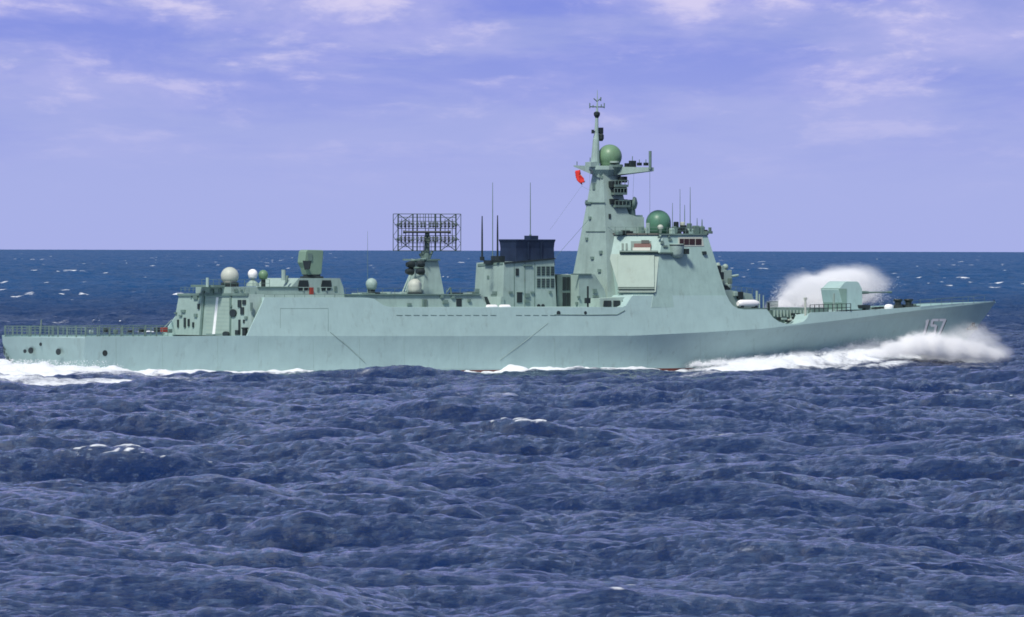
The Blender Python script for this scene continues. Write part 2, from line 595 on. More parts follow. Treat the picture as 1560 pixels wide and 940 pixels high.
# lower and upper tier of the aft house
HB = 3.9
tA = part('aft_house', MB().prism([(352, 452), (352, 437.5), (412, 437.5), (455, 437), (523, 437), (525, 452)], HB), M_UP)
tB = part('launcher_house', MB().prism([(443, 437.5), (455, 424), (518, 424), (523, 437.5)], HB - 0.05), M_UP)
part('house_edge', MB().rect(400, 450, 525, 452.5, YP(HB + 0.25), 0.5), M_DARK)
part('house_edge', MB().rect(392, 436.6, 455, 438, YP(HB), 0.15), M_DET)
AF = XP(hit(352, 440, YP(HB))[0])
for r in [(321, 441, 326, 450), (334, 440, 338, 446), (309, 443, 312, 451)]:
    part('wall_box', MB().rect(*r, AF, 0.18), M_DET)
for r in [(357, 440, 362, 445), (366, 441, 369, 443), (373, 441, 388, 450)]:
    part('wall_box', MB().rect(*r, YP(HB), 0.15), M_DET if r[0] != 373 else M_UP)
for x in (456, 491):
    v = part('intake_recess', MB().panel([(x, 427), (x + 13, 427), (x + 14, 436), (x + 12, 442), (x - 1, 443), (x - 2, 437)], YP(HB), 0.05), M_DARK)
    fr = MB(); fr.rect(x - 2, 437.3, x + 14, 438.3, YP(HB), 0.1, 0.05); fr.rect(x + 5, 438, x + 6, 443, YP(HB), 0.1, 0.05)
    part('intake_frame', fr, M_UP, v)
part('fire_locker', MB().rect(471, 438, 475, 449, YP(HB), 0.4), M_RED)
part('grille', MB().rect(509, 436, 513, 444, YP(HB), 0.08), M_DET)
part('grille', MB().rect(483, 438, 486, 444, YP(HB), 0.08), M_DET)
# roof domes
c = hit(350, 433, CL)
part('radome_base', MB().lathe((c[0], c[1], 10.4), [(1.15, 0), (1.15, 0.55)], 24), M_DARK)
part('radome', MB().lathe((c[0], c[1], c[2] - 0.2), [(1.0, 0.0), (0.95, 0.3)] + dome_prof(1.14, 0.45, 1.0, 14, 0.75)[1:], 32), M_CREAM, smooth='all')
c = hit(385, 424, YP(1.5))
part('dome_stand', MB().lathe((c[0], c[1], c[2] - 1.0), [(0.85, 0), (0.8, .3), (0.25, 0.8), (0.25, 1.15)], 12), M_LIGHT)
part('radome', MB().lathe((c[0], c[1], c[2]), dome_prof(0.62, 0.25, 0.5, 12, 0.5), 24), M_WHITE, smooth='all')
c = hit(401, 424, YP(1.5))
part('dome_stand', MB().lathe((c[0], c[1], c[2] - 1.2), [(0.3, 0), (0.3, 1.3)], 12), M_DARK)
part('radome', MB().lathe((c[0], c[1], c[2] - 0.1), dome_prof(0.62, 0.25, 0.5, 12, 0.5), 24), M_GREEN, smooth='all')
part('roof_post', MB().tube(hit(432, 427, YP(2.5)), hit(432, 411, YP(2.5)), 0.28), M_UP)
part('roof_post', MB().tube(hit(436, 430, YP(3.5)), hit(438, 420, YP(3.5)), 0.18), M_DET)
part('roof_post', MB().tube(hit(316, 437, YP(2.0)), hit(316, 423, YP(2.0)), 0.2), M_UP)
part('roof_locker', MB().prism([(325, 437.5), (325, 434), (343, 434), (343, 437.5)], 2.5), M_DET)
# box missile launcher on the house roof
LB = 0.8
part('launcher_turntable', MB().lathe((hit(475, 420, CL)[0], 0, 11.35), [(1.5, 0), (1.5, 0.35), (1.1, 0.4), (1.1, 0.6)], 20), M_DARK)
lm = part('missile_launcher', MB().prism([(466, 383), (469, 380.5), (492, 381), (493, 384), (490, 417), (486, 419), (471, 419), (468, 408), (464, 400)], LB), M_GDEEP, bevel=0.08)
lm.data.materials[0] = M_LAUN
part('launcher_cradle', MB().panel([(462, 397), (474, 398), (472, 410), (465, 411)], XP(hit(464, 400, YP(LB))[0]), 0.1), M_DARK, lm)
part('launch_cell_door', MB().panel([(468, 386), (475, 386), (475, 397), (469, 397)], YP(LB), 0.12), M_DET, lm)

# ------------------------------------------------------------------ midship deck and long-range array
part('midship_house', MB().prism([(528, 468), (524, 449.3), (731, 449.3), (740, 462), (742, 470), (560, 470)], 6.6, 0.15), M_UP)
MH = YP(6.6, 0.15)
part('deck_edge', MB().rect(524, 448.2, 731, 450, MH, 0.25), M_DET)
for r in [(643, 456, 646, 468), (647, 456, 650, 468), (620, 462, 626, 466)]:
    part('wall_box', MB().rect(*r, MH, 0.15), M_DET)
d = part('side_door', MB().rect(695, 455, 703, 467, MH, 0.06), M_DARK)
part('door_frame', MB().rect(693.5, 453.8, 704.5, 455, MH, 0.1), M_DET, d)
for r in [(674, 457, 681, 463), (670, 450, 674, 454), (687, 451, 691, 455), (712, 456, 716, 460)]:
    part('hose_box', MB().rect(*r, MH, 0.25), M_DET)
random.seed(3)
for px in list(range(548, 622, 9)) + [700, 708, 716, 724]:
    h = random.uniform(2, 6); b = random.uniform(2, 5)
    w = random.uniform(3, 6)
    part('deck_fitting', MB().prism([(px, 449.5), (px, 449.5 - h), (px + w, 449.5 - h), (px + w, 449.5)], b / 4), random.choice([M_DARK, M_DET, M_UP]), bevel=0.05)
c = hit(566, 441, CL)
part('dome_stand', MB().lathe((c[0], c[1], c[2] - 0.9), [(0.5, 0), (0.45, 0.9)], 16), M_DARK)
part('radome', MB().lathe(c, dome_prof(0.75, 0.35, 0.6, 12, 0.5), 24), M_GDEEP, smooth='all').data.materials[0] = M_UP

tower = part('radar_tower', MB().prism([(644, 449), (648, 399), (652, 396), (667, 396), (677, 449)], 1.9, 0.10, 9.5), M_UP)
part('tower_platform', MB().prism([(640, 397), (640, 394.5), (671, 394.5), (671, 397)], 1.9), M_DET)
TWF = XP(hit(644, 449, YP(1.9))[0])
for (cx, cy) in [(628, 403), (643, 402), (627, 413.5), (643, 413.5)]:
    c = hit(cx, cy, XP(hit(640, 430, YP(1.9))[0] - 1.0))
    part('signal_lamp', MB().lathe((c[0] - 0.35, c[1], c[2]), [(0.3, -0.5), (0.46, 0.0), (0.46, 0.5), (0.2, 0.7)], 14, 'X'), M_DARK)
part('lamp_bracket', MB().tube(hit(627, 396, XP(56.5)), hit(627, 420, XP(56.5)), 0.14).tube(hit(627, 397, XP(56.5)), hit(650, 394, XP(57.5)), 0.14)
     .tube(hit(625, 408, XP(56.5)), hit(646, 408, XP(57)), 0.12), M_DET)
c = hit(632, 446, XP(55.8))
part('radome', MB().lathe((c[0], c[1], c[2]), [(0.85, 0.0), (0.85, 0.5)] + dome_prof(0.9, 0.9, 0.85, 12)[1:], 24), M_LIGHT, smooth='all').data.materials[0] = M_CREAM
part('dome_stand', MB().lathe((c[0], c[1], c[2] - 0.5), [(0.95, 0), (0.95, 0.5)], 16), M_DARK)
part('tower_brace', MB().tube(hit(612, 449, XP(56)), hit(624, 420, XP(57)), 0.12).tube(hit(618, 444, XP(56)), hit(626, 418, XP(57)), 0.10), M_UP)
part('davit_post', MB().tube(hit(688, 450, YP(4)), hit(686, 438, YP(4)), 0.12).tube(hit(686, 438, YP(4)), hit(680, 446, YP(4)), 0.09), M_DET)

# the array: a flat lattice of dipoles facing the camera side, turned on its pedestal
AC = Vector(hit(650.5, 353.5, CL))
vdir = Vector(ray(650, 353)[1]); vdir.z = 0; vdir.normalize()
au = Vector((-vdir.y, vdir.x, 0)); au = au if au.dot(Vector((1, 0, 0))) > 0 else -au
S_ = vdir * 1.0
scl = Vector(hit(650.5, 353.5, CL)) - Vector(ray(650, 353)[0])
mpp = scl.length / F_PX


def AP(px, py, back=0.0):
    return AC + au * ((px - 650.5) * mpp) + Vector((0, 0, -(py - 353.5) * mpp)) + vdir * back


ar = bpy.data.objects.new('radar_array', None); COL.objects.link(ar); ar.parent = ship
fm = MB()
for y in (326, 382): fm.tube(AP(599, y), AP(702, y), 0.045, n=6)
for x in (599, 702): fm.tube(AP(x, 326), AP(x, 382), 0.05, n=6)
for x in (606.5, 629, 635.5, 663.5, 671, 694.5): fm.tube(AP(x, 326), AP(x, 382), 0.10, n=6)
for x in (648, 653): fm.tube(AP(x, 326), AP(x, 382), 0.05, n=6)
for y in (342.5, 364.5): fm.tube(AP(601, y), AP(700, y), 0.05, n=6)
for y in (342.5, 364.5):
    for x in (606.5, 694.5): fm.tube(AP(x - 2, y, -.2), AP(x + 2, y, -.2), 0.2, n=6)
build('lattice_frame', fm, M_LAT, ar)
build('feed_beam', MB().tube(AP(616, 353.5, -.3), AP(685, 353.5, -.3), 0.14, n=8).tube(AP(614, 353.5, -.3), AP(619, 353.5, -.3), 0.2).tube(AP(682, 353.5, -.3), AP(687, 353.5, -.3), 0.2), M_DARK, ar)
for y in (342.5, 364.5):
    for x in (611, 617, 623, 629, 636, 642, 647, 655, 660, 666, 672, 678, 684, 690):
        dm = MB()
        dm.tube(AP(x - 2.4, y - 2.4, -.4), AP(x + 2.4, y - 2.4, -.4), 0.09, n=5)
        dm.tube(AP(x - 2.4, y + 2.4, -.4), AP(x + 2.4, y + 2.4, -.4), 0.09, n=5)
        dm.tube(AP(x, y - 4.5, -.4), AP(x, y + 4.5, -.4), 0.08, n=5)
        dm.tube(AP(x, y, -.9), AP(x, y, 0), 0.09, n=5)
        build('dipole_element', dm, M_DARK if x in (617, 623, 678, 684) else M_LAT, ar)
bm_ = MB()
for (x0, x1) in ((606.5, 629), (671, 694.5)):
    for (ya, yb_) in ((326, 342.5), (342.5, 326), (364.5, 382), (382, 364.5)):
        bm_.tube(AP(x0, ya), AP(x1, yb_), 0.055, n=5)
for (x0, x1) in ((599, 606.5), (694.5, 702)):
    for k in range(5):
        y0 = 326 + k * 11.2
        bm_.tube(AP(x0 if k % 2 else x1, y0), AP(x1 if k % 2 else x0, y0 + 11.2), 0.03, n=5)
for x in (640, 645, 657, 662):
    bm_.tube(AP(x, 326), AP(x, 340), 0.035, n=5); bm_.tube(AP(x, 367), AP(x, 382), 0.035, n=5)
for y in (331, 337, 348, 359, 370, 376): bm_.tube(AP(606, y), AP(695, y), 0.045, n=5)
for x in (612, 618, 623, 678, 683, 689): bm_.tube(AP(x, 333), AP(x, 375), 0.05, n=5)
build('lattice_braces', bm_, M_LAT, ar)
build('array_pedestal', MB().tube(AP(651, 352, .5), AP(650, 394, .5), 0.30, 0.42, n=10).tube(AP(643, 382, .5), AP(648, 396, .5), 0.16)
      .tube(AP(659, 382, .5), AP(653, 396, .5), 0.16).tube(AP(640, 386, .6), AP(646, 396, .6), 0.22), M_DET, ar)
def whip(px, y0, y1, r=0.05, pl=CL, base=None, mat=None):
    a = Vector(hit(px, y1, pl)); b = Vector(hit(px, y0, pl))
    mb = MB().tube(a, a + (b - a) * 0.6, r * 1.15, r, n=6).tube(a + (b - a) * 0.6, b, r, r * 0.6, n=6)
    mb.tube(a, a + Vector((0, 0, 0.5)), r * 2.5, n=8)
    return part('whip_antenna', mb, mat or M_DET)


whip(560, 352, 448, 0.028, YP(-5))
whip(734.5, 329, 397, 0.12, YP(2), mat=M_DARK)
whip(758, 328, 396, 0.12, YP(2), mat=M_DARK)
whip(750.5, 278, 396, 0.06, YP(-2))
whip(808, 278, 363, 0.06, YP(-1))

# ------------------------------------------------------------------ funnel block
FB = 3.15
FP = YP(FB + 0.1, 0.03)
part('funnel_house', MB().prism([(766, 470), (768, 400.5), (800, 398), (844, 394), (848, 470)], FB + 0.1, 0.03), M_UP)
FX = XP(hit(766, 470, FP)[0], (hit(768, 400, FP)[0] - hit(766, 470, FP)[0]) / 6.0)
part('aft_intake_house', MB().prism([(761, 470), (764, 452), (768, 452), (768, 470)], FB + 0.2), M_UP)
part('house_edge', MB().panel([(730, 402.5), (768, 399.5), (768, 403), (730, 406)], FX, 0.25), M_DET)
part('house_edge', MB().panel([(768, 399.5), (800, 397), (845, 393), (845, 395), (800, 399.5), (768, 402)], FP, 0.2), M_DARK)
lv = part('intake_louver', MB().rect(736, 406, 759, 418, FX, 0.05), M_DET)
m = MB()
for x in range(739, 759, 4): m.rect(x, 406, x + 0.8, 418, FX, 0.1, 0.05)
part('louver_slats', m, M_DARK, lv)
for iy, y in enumerate((405.5, 424)):
    for ix in range(4):
        x = 817.5 + ix * 7
        f = part('louver', MB().rect(x, y, x + 5.6, y + 14.5, FP, 0.05), M_DET)
        m = MB()
        for k in range(5): m.rect(x + 0.5, y + 1.2 + k * 2.7, x + 5.1, y + 2.4 + k * 2.7, FP, 0.04, 0.05)
        part('louver_slats', m, M_DARK, f)
d = part('side_door', MB().rect(785.5, 409, 790, 420, FP, 0.08), M_DARK)
d = part('side_door', MB().rect(787.5, 445, 795, 461, FP, 0.08), M_DARK)
part('door_frame', MB().rect(786.5, 443.8, 796, 445.2, FP, 0.14), M_LIGHT, d)
for r in [(775, 444, 780, 447), (808, 444, 813, 447), (800, 447, 806, 453), (799, 456, 805, 461), (836, 443, 839, 447), (797, 403, 810, 405)]:
    part('wall_box', MB().rect(*r, FP, 0.2), M_DET)
for x in (820.5, 827): part('scuttle', MB().panel([(x + 2.6 * math.cos(i * math.pi / 5), 466 + 2.8 * math.sin(i * math.pi / 5)) for i in range(10)], FP, 0.06), M_DARK)
for x in (783, 799, 814): part('panel_joint', MB().rect(x, 401, x + 0.7, 468, FP, 0.05), M_DET)
for r in [(726, 440, 732, 447), (752, 444, 759, 449), (750, 448, 758, 464), (744, 420, 747, 425)]:
    part('wall_box', MB().rect(*r, FX, 0.25), M_DET)
part('ladder', MB().panel([(739, 452), (742, 452), (748, 466), (744, 467)], XP(FX[1] - 1.5), 0.2), M_DARK)
part('boat_crane', MB().prism([(725, 452), (734, 449.5), (738, 453), (741, 468), (722, 468)], 5.5), M_LIGHT)
# exhaust stack
st = MB()
Z0 = hit(803, 397, CL)[2]; Z1 = hit(803, 366, CL)[2]
c = hit(803, 380, CL)
L2, B2 = 3.2, 1.55
def sq(l, b, z): return [(c[0] - l, -b, z), (c[0] + l, -b, z), (c[0] + l, b, z), (c[0] - l, b, z)]
lv_ = [(3.2, 1.8, Z0 - 0.6), (3.15, 1.75, Z0 + 0.3), (3.1, 1.7, Z0 + 1.6), (3.15, 1.78, Z1 - 0.3), (3.25, 1.85, Z1), (3.25, 1.85, Z1 + .12)]
P = []
for l, b, z in lv_: P += sq(l, b, z)
F = [(0, 1, 2, 3), tuple(range(20, 24))]
for k in range(5):
    for i in range(4): F.append((k * 4 + i, k * 4 + (i + 1) % 4, (k + 1) * 4 + (i + 1) % 4, (k + 1) * 4 + i))
st.add(P, F)
fun = part('funnel', st, M_NAVY, bevel=0.06)
part('funnel_cap', MB().box((c[0] + 0.9, 0.3, Z1 + 0.35), (1.3, 1.3, 0.5)), M_NAVY, fun)
rb = MB()
for dx in (-1.2, 0.9): rb.box((c[0] + dx, -1.86, (Z0 + Z1) / 2), (0.12, 0.2, Z1 - Z0 - 0.4))
part('funnel_rib', rb, M_NAVY, fun)
part('vent_box', MB().prism([(762, 400), (762, 390), (769, 390), (769, 399)], 1.0), M_DARK)
part('vent_box', MB().prism([(748, 402), (748, 396.5), (757, 396.5), (757, 401)], 0.8), M_DARK)
# white liferaft canisters by the funnel
for x0, x1 in ((741, 757), (761, 777)):
    a = Vector(hit(x0, 468, YP(7.4))); b = Vector(hit(x1, 468, YP(7.4)))
    part('liferaft_canister', MB().lathe(a, [(0.12, 0), (0.3, 0.1), (0.34, 0.3), (0.34, (b - a).length - .3), (0.3, (b - a).length - .1), (0.12, (b - a).length)], 14, 'X'), M_WHITE, smooth=True)

# block between funnel and bridge tower
part('link_house', MB().prism([(848, 471), (849, 419), (869, 419), (869, 471)], 2.6), M_DET)
LP_ = YP(2.6)
for y0, y1 in ((422, 442), (446, 466)):
    for x in (857, 863):
        part('louver', MB().rect(x, y0, x + 5, y1, LP_, 0.06), M_DARK)
part('link_house', MB().prism([(882, 471), (882, 418), (906, 418), (920, 440), (930, 471)], 4.3), M_UP)
part('house_edge', MB().rect(870, 416.8, 900, 418.6, YP(4.3), 0.2), M_DET)
BP = YP(4.3)
part('stores_davit', MB().tube(hit(895.5, 471, YP(7.2)), hit(895.5, 436, YP(7.2)), 0.13).box(hit(895, 458, YP(7.2)), (0.7, 0.4, 0.7)), M_DARK)
for r in [(903, 440, 908, 446), (903, 449, 906, 453), (908, 450, 911, 453), (881, 451, 884, 454), (878, 460, 881, 464), (911, 460, 914, 464)]:
    part('wall_box', MB().rect(*r, BP if r[0] > 890 else XP(hit(882, 450, BP)[0]), 0.2), M_DET)

# ------------------------------------------------------------------ bridge block
A1 = hit(928, 388, XP(hit(902, 415, CL)[0]))
XD = hit(902, 415, CL)[0]
z_lo, z_hi = 7.7, hit(1077, 357, SIDE)[2]


def ys_at(z): return 9.31 - 0.2 * (z - 4.3)
XB = hit(1005, 388, SIDE)[0]
_a = Vector((XD, -2.6, 14.56)); _b = Vector((XB, -ys_at(14.56), 14.56)); _c = Vector((XB - 1.9, -ys_at(9.28), 9.28))
_n = (_b - _a).cross(_c - _a).normalized()
DG = (tuple(_n), _n.dot(_a))


XD2 = XD + 0.7


def bplan(z):
    """half plan of the block at height z: aft centre corner, diagonal corner, side front"""
    ys = ys_at(z)
    xs_ = (DG[1] + _n.y * ys - _n.z * z) / _n.x
    yd = -(DG[1] - _n.x * XD2 - _n.z * z) / _n.y
    xf = np.interp(z, [7.7, 9.26, z_hi], [102.3, 101.72, 99.72])
    return [(XD2, yd), (xs_, ys), (xf, ys), (xf + 1.6, ys * 0.55)]


P = []; F = []
zz = [z_lo, 9.26, 11.9, 14.56, z_hi]
for z in zz:
    h = bplan(z)
    P += [(x, -y, z) for x, y in h] + [(x, y, z) for x, y in h[::-1]]
n = 8
for k in range(len(zz) - 1):
    for i in range(n): F.append((k * n + i, k * n + (i + 1) % n, (k + 1) * n + (i + 1) % n, (k + 1) * n + i))
F += [tuple(range(n)), tuple(range((len(zz) - 1) * n, len(zz) * n))]
part('bridge_block', MB().add(P, F), M_MID)

# phased array face on the after diagonal
part('array_surround', MB().panel([(927, 387), (1004, 388), (999, 445), (944, 445)], DG, 0.04), M_LIGHT)
part('phased_array_panel', MB().rect(941, 389, 997, 438.5, DG, 0.16, 0.06), M_LIGHT, bevel=0.05)
for y in (439.5, 445): part('array_ledge', MB().rect(941, y, 997, y + 2, DG, 0.22, 0.06), M_DET)
part('bridge_ledge', MB().rect(944, 384.5, 1003, 386.5, DG, 0.7), M_DET)
part('bridge_ledge', MB().rect(1003, 385, 1022, 387, SIDE, 0.5), M_DET)
# upper works on the diagonal: recess with lockers
part('signal_recess', MB().rect(961, 367.5, 992, 381, DG, 0.05), M_DET)
part('signal_locker', MB().rect(964, 378.5, 991, 383, DG, 0.35), M_CREAM)
part('signal_locker', MB().rect(966, 372, 992, 378, DG, 0.25), M_STAIN)
part('signal_canopy', MB().rect(977, 367, 989, 372, DG, 0.3), M_DARK)
for r in [(947, 371, 950, 381), (953, 371, 956, 381)]:
    part('wall_box', MB().rect(*r, DG, 0.1), M_DET)
for r in [(1006, 367, 1010, 372), (1010, 374, 1016, 377), (1002, 360, 1005, 363), (1017, 359, 1020, 362), (1018, 364, 1023, 367)]:
    part('wall_box', MB().rect(*r, SIDE, 0.15), M_DET)
part('roof_edge', MB().rect(925, 356, 1004, 358.6, DG, 0.2), M_DARK)
part('roof_edge', MB().rect(1004, 356.4, 1078, 358.4, SIDE, 0.2), M_DET)
# bridge wing
wc = Vector(hit(1031, 383, YP(7.35)))
wm = MB().lathe((wc.x, wc.y, hit(1031, 393, YP(8))[2]), [(0.4, 0), (0.8, 0.25), (0.95, 0.6), (0.95, 1.75), (0.85, 1.85)], 18)
wing = part('bridge_wing', wm, M_UP, smooth=True)
part('wing_rim', MB().lathe((wc.x, wc.y, hit(1031, 374, YP(8))[2]), [(1.0, 0), (1.0, 0.14)], 18), M_DARK, wing)
part('wing_fitting', MB().box((wc.x + 1.0, wc.y - 0.8, wc.z), (0.5, 0.5, 0.7)), M_DARK, wing)
# bridge windows
wf = part('window_band', MB().panel([(1033, 361.5), (1070, 361), (1072, 375), (1033, 375.5)], SIDE, 0.05), M_CREAM)
for x0, x1 in ((1035, 1041), (1042, 1049), (1050, 1058), (1059.5, 1068)):
    part('window', MB().rect(x0, 364, x1, 373, SIDE, 0.04, 0.06), M_GLASS, wf)
part('side_lamp', MB().panel([(1069, 383.5), (1074, 383.5), (1075, 388), (1070, 388)], SIDE, 0.3), M_DARK)
hm_ = MB(); q = hit(1076, 354, SIDE)
hm_.box((q[0] + 0.3, q[1], q[2]), (0.9, 0.8, 0.35)); hm_.box((q[0] + 0.6, q[1], q[2] + 0.35), (0.3, 0.3, 0.6))
part('roof_bracket', hm_, M_DET)
# openings in the hull below the block
for poly in ([(920, 458), (931, 458), (931, 467), (919, 467)], [(934.5, 458), (944.5, 458), (944.5, 467), (934.5, 467)], [(948, 458), (957, 458), (951.5, 467), (948, 467)]):
    part('boat_bay_opening', MB().panel(poly, YP(8.0, .2), 0.05), M_DARK)
part('boat_bay_bulkhead', MB().prism([(914, 470), (914, 455), (962, 452), (962, 470)], 7.9, 0.2), M_UP)

# ------------------------------------------------------------------ foremast
ms, mb0 = 0.19, 3.6
MP = YP(mb0, ms, 12.3)
part('mast_tower', MB().prism([(926, 468), (925, 415), (923, 357), (920.5, 300), (919, 262), (946, 262), (946, 283), (953, 312), (958, 326), (970, 330), (981, 331), (982, 357), (986, 420)], mb0, ms, 12.3), M_UP)
MX = (lambda a, b: XP(a[0], (b[0] - a[0]) / (b[2] - a[2]), a[2]))(hit(925, 415, MP), hit(919, 262, MP))
part('mast_housing', MB().prism([(956, 358), (956, 329), (979, 327.5), (980.5, 358)], 1.3), M_UP)
for r in [(903.5, 279, 907, 289), (908, 262, 912, 268), (916, 268, 919, 272)]:
    part('mast_hatch', MB().rect(*r, MX, 0.12), M_DET)
part('mast_hatch', MB().rect(927, 326, 930, 333, MP, 0.1), M_DARK)
for r in [(901, 391, 905, 395), (914, 382, 918, 387), (912, 410, 916, 415), (893, 362, 896, 366), (898, 330, 901, 334)]:
    part('mast_fitting', MB().rect(*r, MX, 0.2), M_DET)
part('mast_band', MB().rect(901, 308, 922, 309.5, MX, 0.15), M_DET)
q = hit(897.5, 309, MX); part('mast_spur', MB().box(q, (0.5, 1.2, 0.25)).box((q[0], q[1] + 0.5, q[2]), (0.3, 0.3, 0.7)), M_DET)
part('mast_band', MB().rect(893, 352, 922, 353.2, MX, 0.08), M_DET)
# radar platforms on the fore side of the mast
for (y, x0, x1) in ((283, 931, 951), (295, 930, 949), (314, 931, 954)):
    p0 = Vector(hit(x0, y, YP(1.6))); p1 = Vector(hit(x1, y, YP(1.6)))
    pm = MB().box(((p0.x + p1.x) / 2, -1.2, p0.z), (p1.x - p0.x, 2.6, 0.3))
    pf = part('radar_platform', pm, M_DET)
    rl = MB()
    for i in range(5):
        t = i / 4; rl.tube((p0.x + (p1.x - p0.x) * t, -2.45, p0.z), (p0.x + (p1.x - p0.x) * t, -2.45, p0.z + 0.7), 0.05, n=5)
    rl.tube((p0.x, -2.45, p0.z + .7), (p1.x, -2.45, p0.z + .7), 0.05, n=5)
    part('platform_rail', rl, M_DET, pf)
for (x, y, w, h) in ((948.5, 273.5, 1.0, 0.8), (949, 288, 0.8, 1.2), (935, 281, 1.2, 0.9), (934, 307, 1.3, 0.7), (945, 309, 1.0, 0.5), (939, 291, 1.5, 0.4)):
    q = hit(x, y, YP(1.8)); part('navigation_radar', MB().box(q, (w, 0.8, h)), M_DARK, bevel=0.08)
# director dish
q = Vector(hit(967, 309.5, YP(1.5)))
dz_ = part('director_dish', MB().lathe(q, [(0.15, -0.35), (0.75, -0.15), (0.85, 0.1), (0.8, 0.18), (0.5, 0.1), (0.1, 0.0)], 20, 'Y'), M_DET, smooth=True)
dz_.data.transform(Matrix.Translation(q) @ Matrix.Rotation(0.7, 4, 'Z') @ Matrix.Translation(-q))
part('director_mount', MB().box(q + Vector((-0.6, 0.5, -0.2)), (0.9, 0.9, 1.3)).tube(q + Vector((-0.1, 0.6, -0.4)), q + Vector((-0.1, 0.6, -2.0)), 0.5, 0.6, n=12)
     .box(q + Vector((-1.3, 0.4, 0.25)), (0.5, 0.6, 0.5)), M_DET, bevel=0.06)
# yard arms
ya = Vector(hit(877, 252.5, XP(87.5))); yc = Vector(hit(912, 262, XP(88)))
def arm(p_tip, p_root, r_tip, r_root):
    d = (p_tip - p_root)
    P = []
    for c_, r in ((p_tip, r_tip), (p_root, r_root)):
        w = 0.6 * r + 0.15
        P += [(c_.x - w, c_.y, c_.z), (c_.x + w, c_.y, c_.z), (c_.x + w, c_.y, c_.z - r), (c_.x - w, c_.y, c_.z - r)]
    return MB().add(P, [(0, 1, 2, 3), (4, 5, 6, 7)] + [(i, (i + 1) % 4, 4 + (i + 1) % 4, 4 + i) for i in range(4)])
XM = hit(917, 260, CL)[0]
part('yard_arm', arm(Vector(hit(876, 252, XP(XM))), Vector(hit(922, 253, XP(XM))), 0.15, 1.5), M_UP)
tip = Vector(hit(992, 255, YP(5.0)))
part('yard_arm', arm(tip, Vector(hit(922, 253.5, CL)), 0.5, 1.35), M_UP)
part('yard_post', MB().tube(hit(990.5, 258, YP(5.0)), hit(990.5, 230, YP(5.0)), 0.19), M_DET)
part('yard_platform', MB().lathe(hit(920, 262, CL), [(1.3, -0.6), (2.0, 0.3), (2.0, 0.75), (1.7, 0.8)], 10), M_UP)
for (x, y, w, h) in ((956, 252, .7, .6), (963.5, 250, .9, .9), (974, 250, .5, .4), (984, 250, .5, .4)):
    f = (x - 922) / 70 * 5.0
    part('yard_sensor', MB().box(hit(x, y, YP(f)), (w, .5, h)), M_DARK, bevel=0.05)
for x, y0, y1 in ((963.5, 238, 250), (974, 243, 250), (984, 243, 251), (899, 240, 253), (904, 241, 253), (879, 246, 252)):
    f = (x - 922) / 70 * 5.0
    part('yard_aerial', MB().tube(hit(x, y1, YP(f)), hit(x, y0, YP(f)), 0.06, n=6), M_DET)
part('yard_cabinet', MB().prism([(900, 254), (900, 247), (909, 246), (909, 254)], 0.6), M_UP)
part('yard_cabinet', MB().lathe(hit(938, 259, YP(1.5)), [(0.3, -0.6), (0.95, 0.4), (0.95, 0.7), (0.7, 0.75)], 16), M_DET)
# upper radome
q = hit(929, 254, YP(0.2))
part('radome', MB().lathe((q[0], q[1], q[2] - 0.1), [(1.25, 0.0), (1.3, 0.5)] + dome_prof(1.58, 0.75, 1.3, 16, 0.45)[1:], 32), M_GREEN, smooth='all')
q2 = Vector(hit(936, 247, YP(1.8)))
part('radome_cover', MB().lathe((q2.x, q2.y, q2.z), [(0.62, -.1), (0.62, 0.1), (0.55, 0.14)], 16), M_LIGHT)
# topmast
tm = MB()
pts = [((906.5, 253), 0.62), ((907.2, 235), 0.52), ((908, 213), 0.42), ((908.6, 203), 0.28), ((909.3, 178), 0.2), ((909.8, 160), 0.1), ((910, 152), 0.07), ((910, 137), 0.035)]
for (a, ra), (b, rb_) in zip(pts[:-1], pts[1:]): tm.tube(hit(*a, CL), hit(*b, CL), ra, rb_, n=10)
tmast = part('topmast', tm, M_UP)
part('mast_collar', MB().lathe(hit(909.3, 174, CL), [(0.15, -0.6), (0.42, -0.1), (0.42, 0.2), (0.2, 0.35)], 14), M_DARK, tmast)
ca_ = MB().tube(hit(899, 162.5, CL), hit(920.5, 163, CL), 0.08, n=6)
for x, a, b in ((898.5, 157, 165), (920.5, 157, 165), (903.5, 160, 164), (916, 159, 164)): ca_.tube(hit(x, a, CL), hit(x, b, CL), 0.08, n=6)
part('cross_aerial', ca_, M_DET, tmast)
ca_ = MB().tube(hit(904.5, 150, CL), hit(909.5, 154.5, CL), 0.07, n=6).tube(hit(909.5, 154.5, CL), hit(915, 150, CL), 0.08, n=6).tube(hit(915, 154, CL), hit(915.4, 148, CL), 0.09, n=6)
part('cross_aerial', ca_, M_DET, tmast)
part('mast_bracket', MB().tube(hit(902.5, 200.5, CL), hit(917, 201, CL), 0.1, n=6).box(hit(915.5, 199, CL), (0.5, 0.4, 0.8)).box(hit(903, 200.5, CL), (.25, .25, .5)), M_DARK, tmast)
part('mast_lamp', MB().lathe(hit(915.5, 215, CL), [(0.2, 0), (0.38, 0.3), (0.38, 0.8), (0.2, 1.0)], 10), M_DARK, tmast)

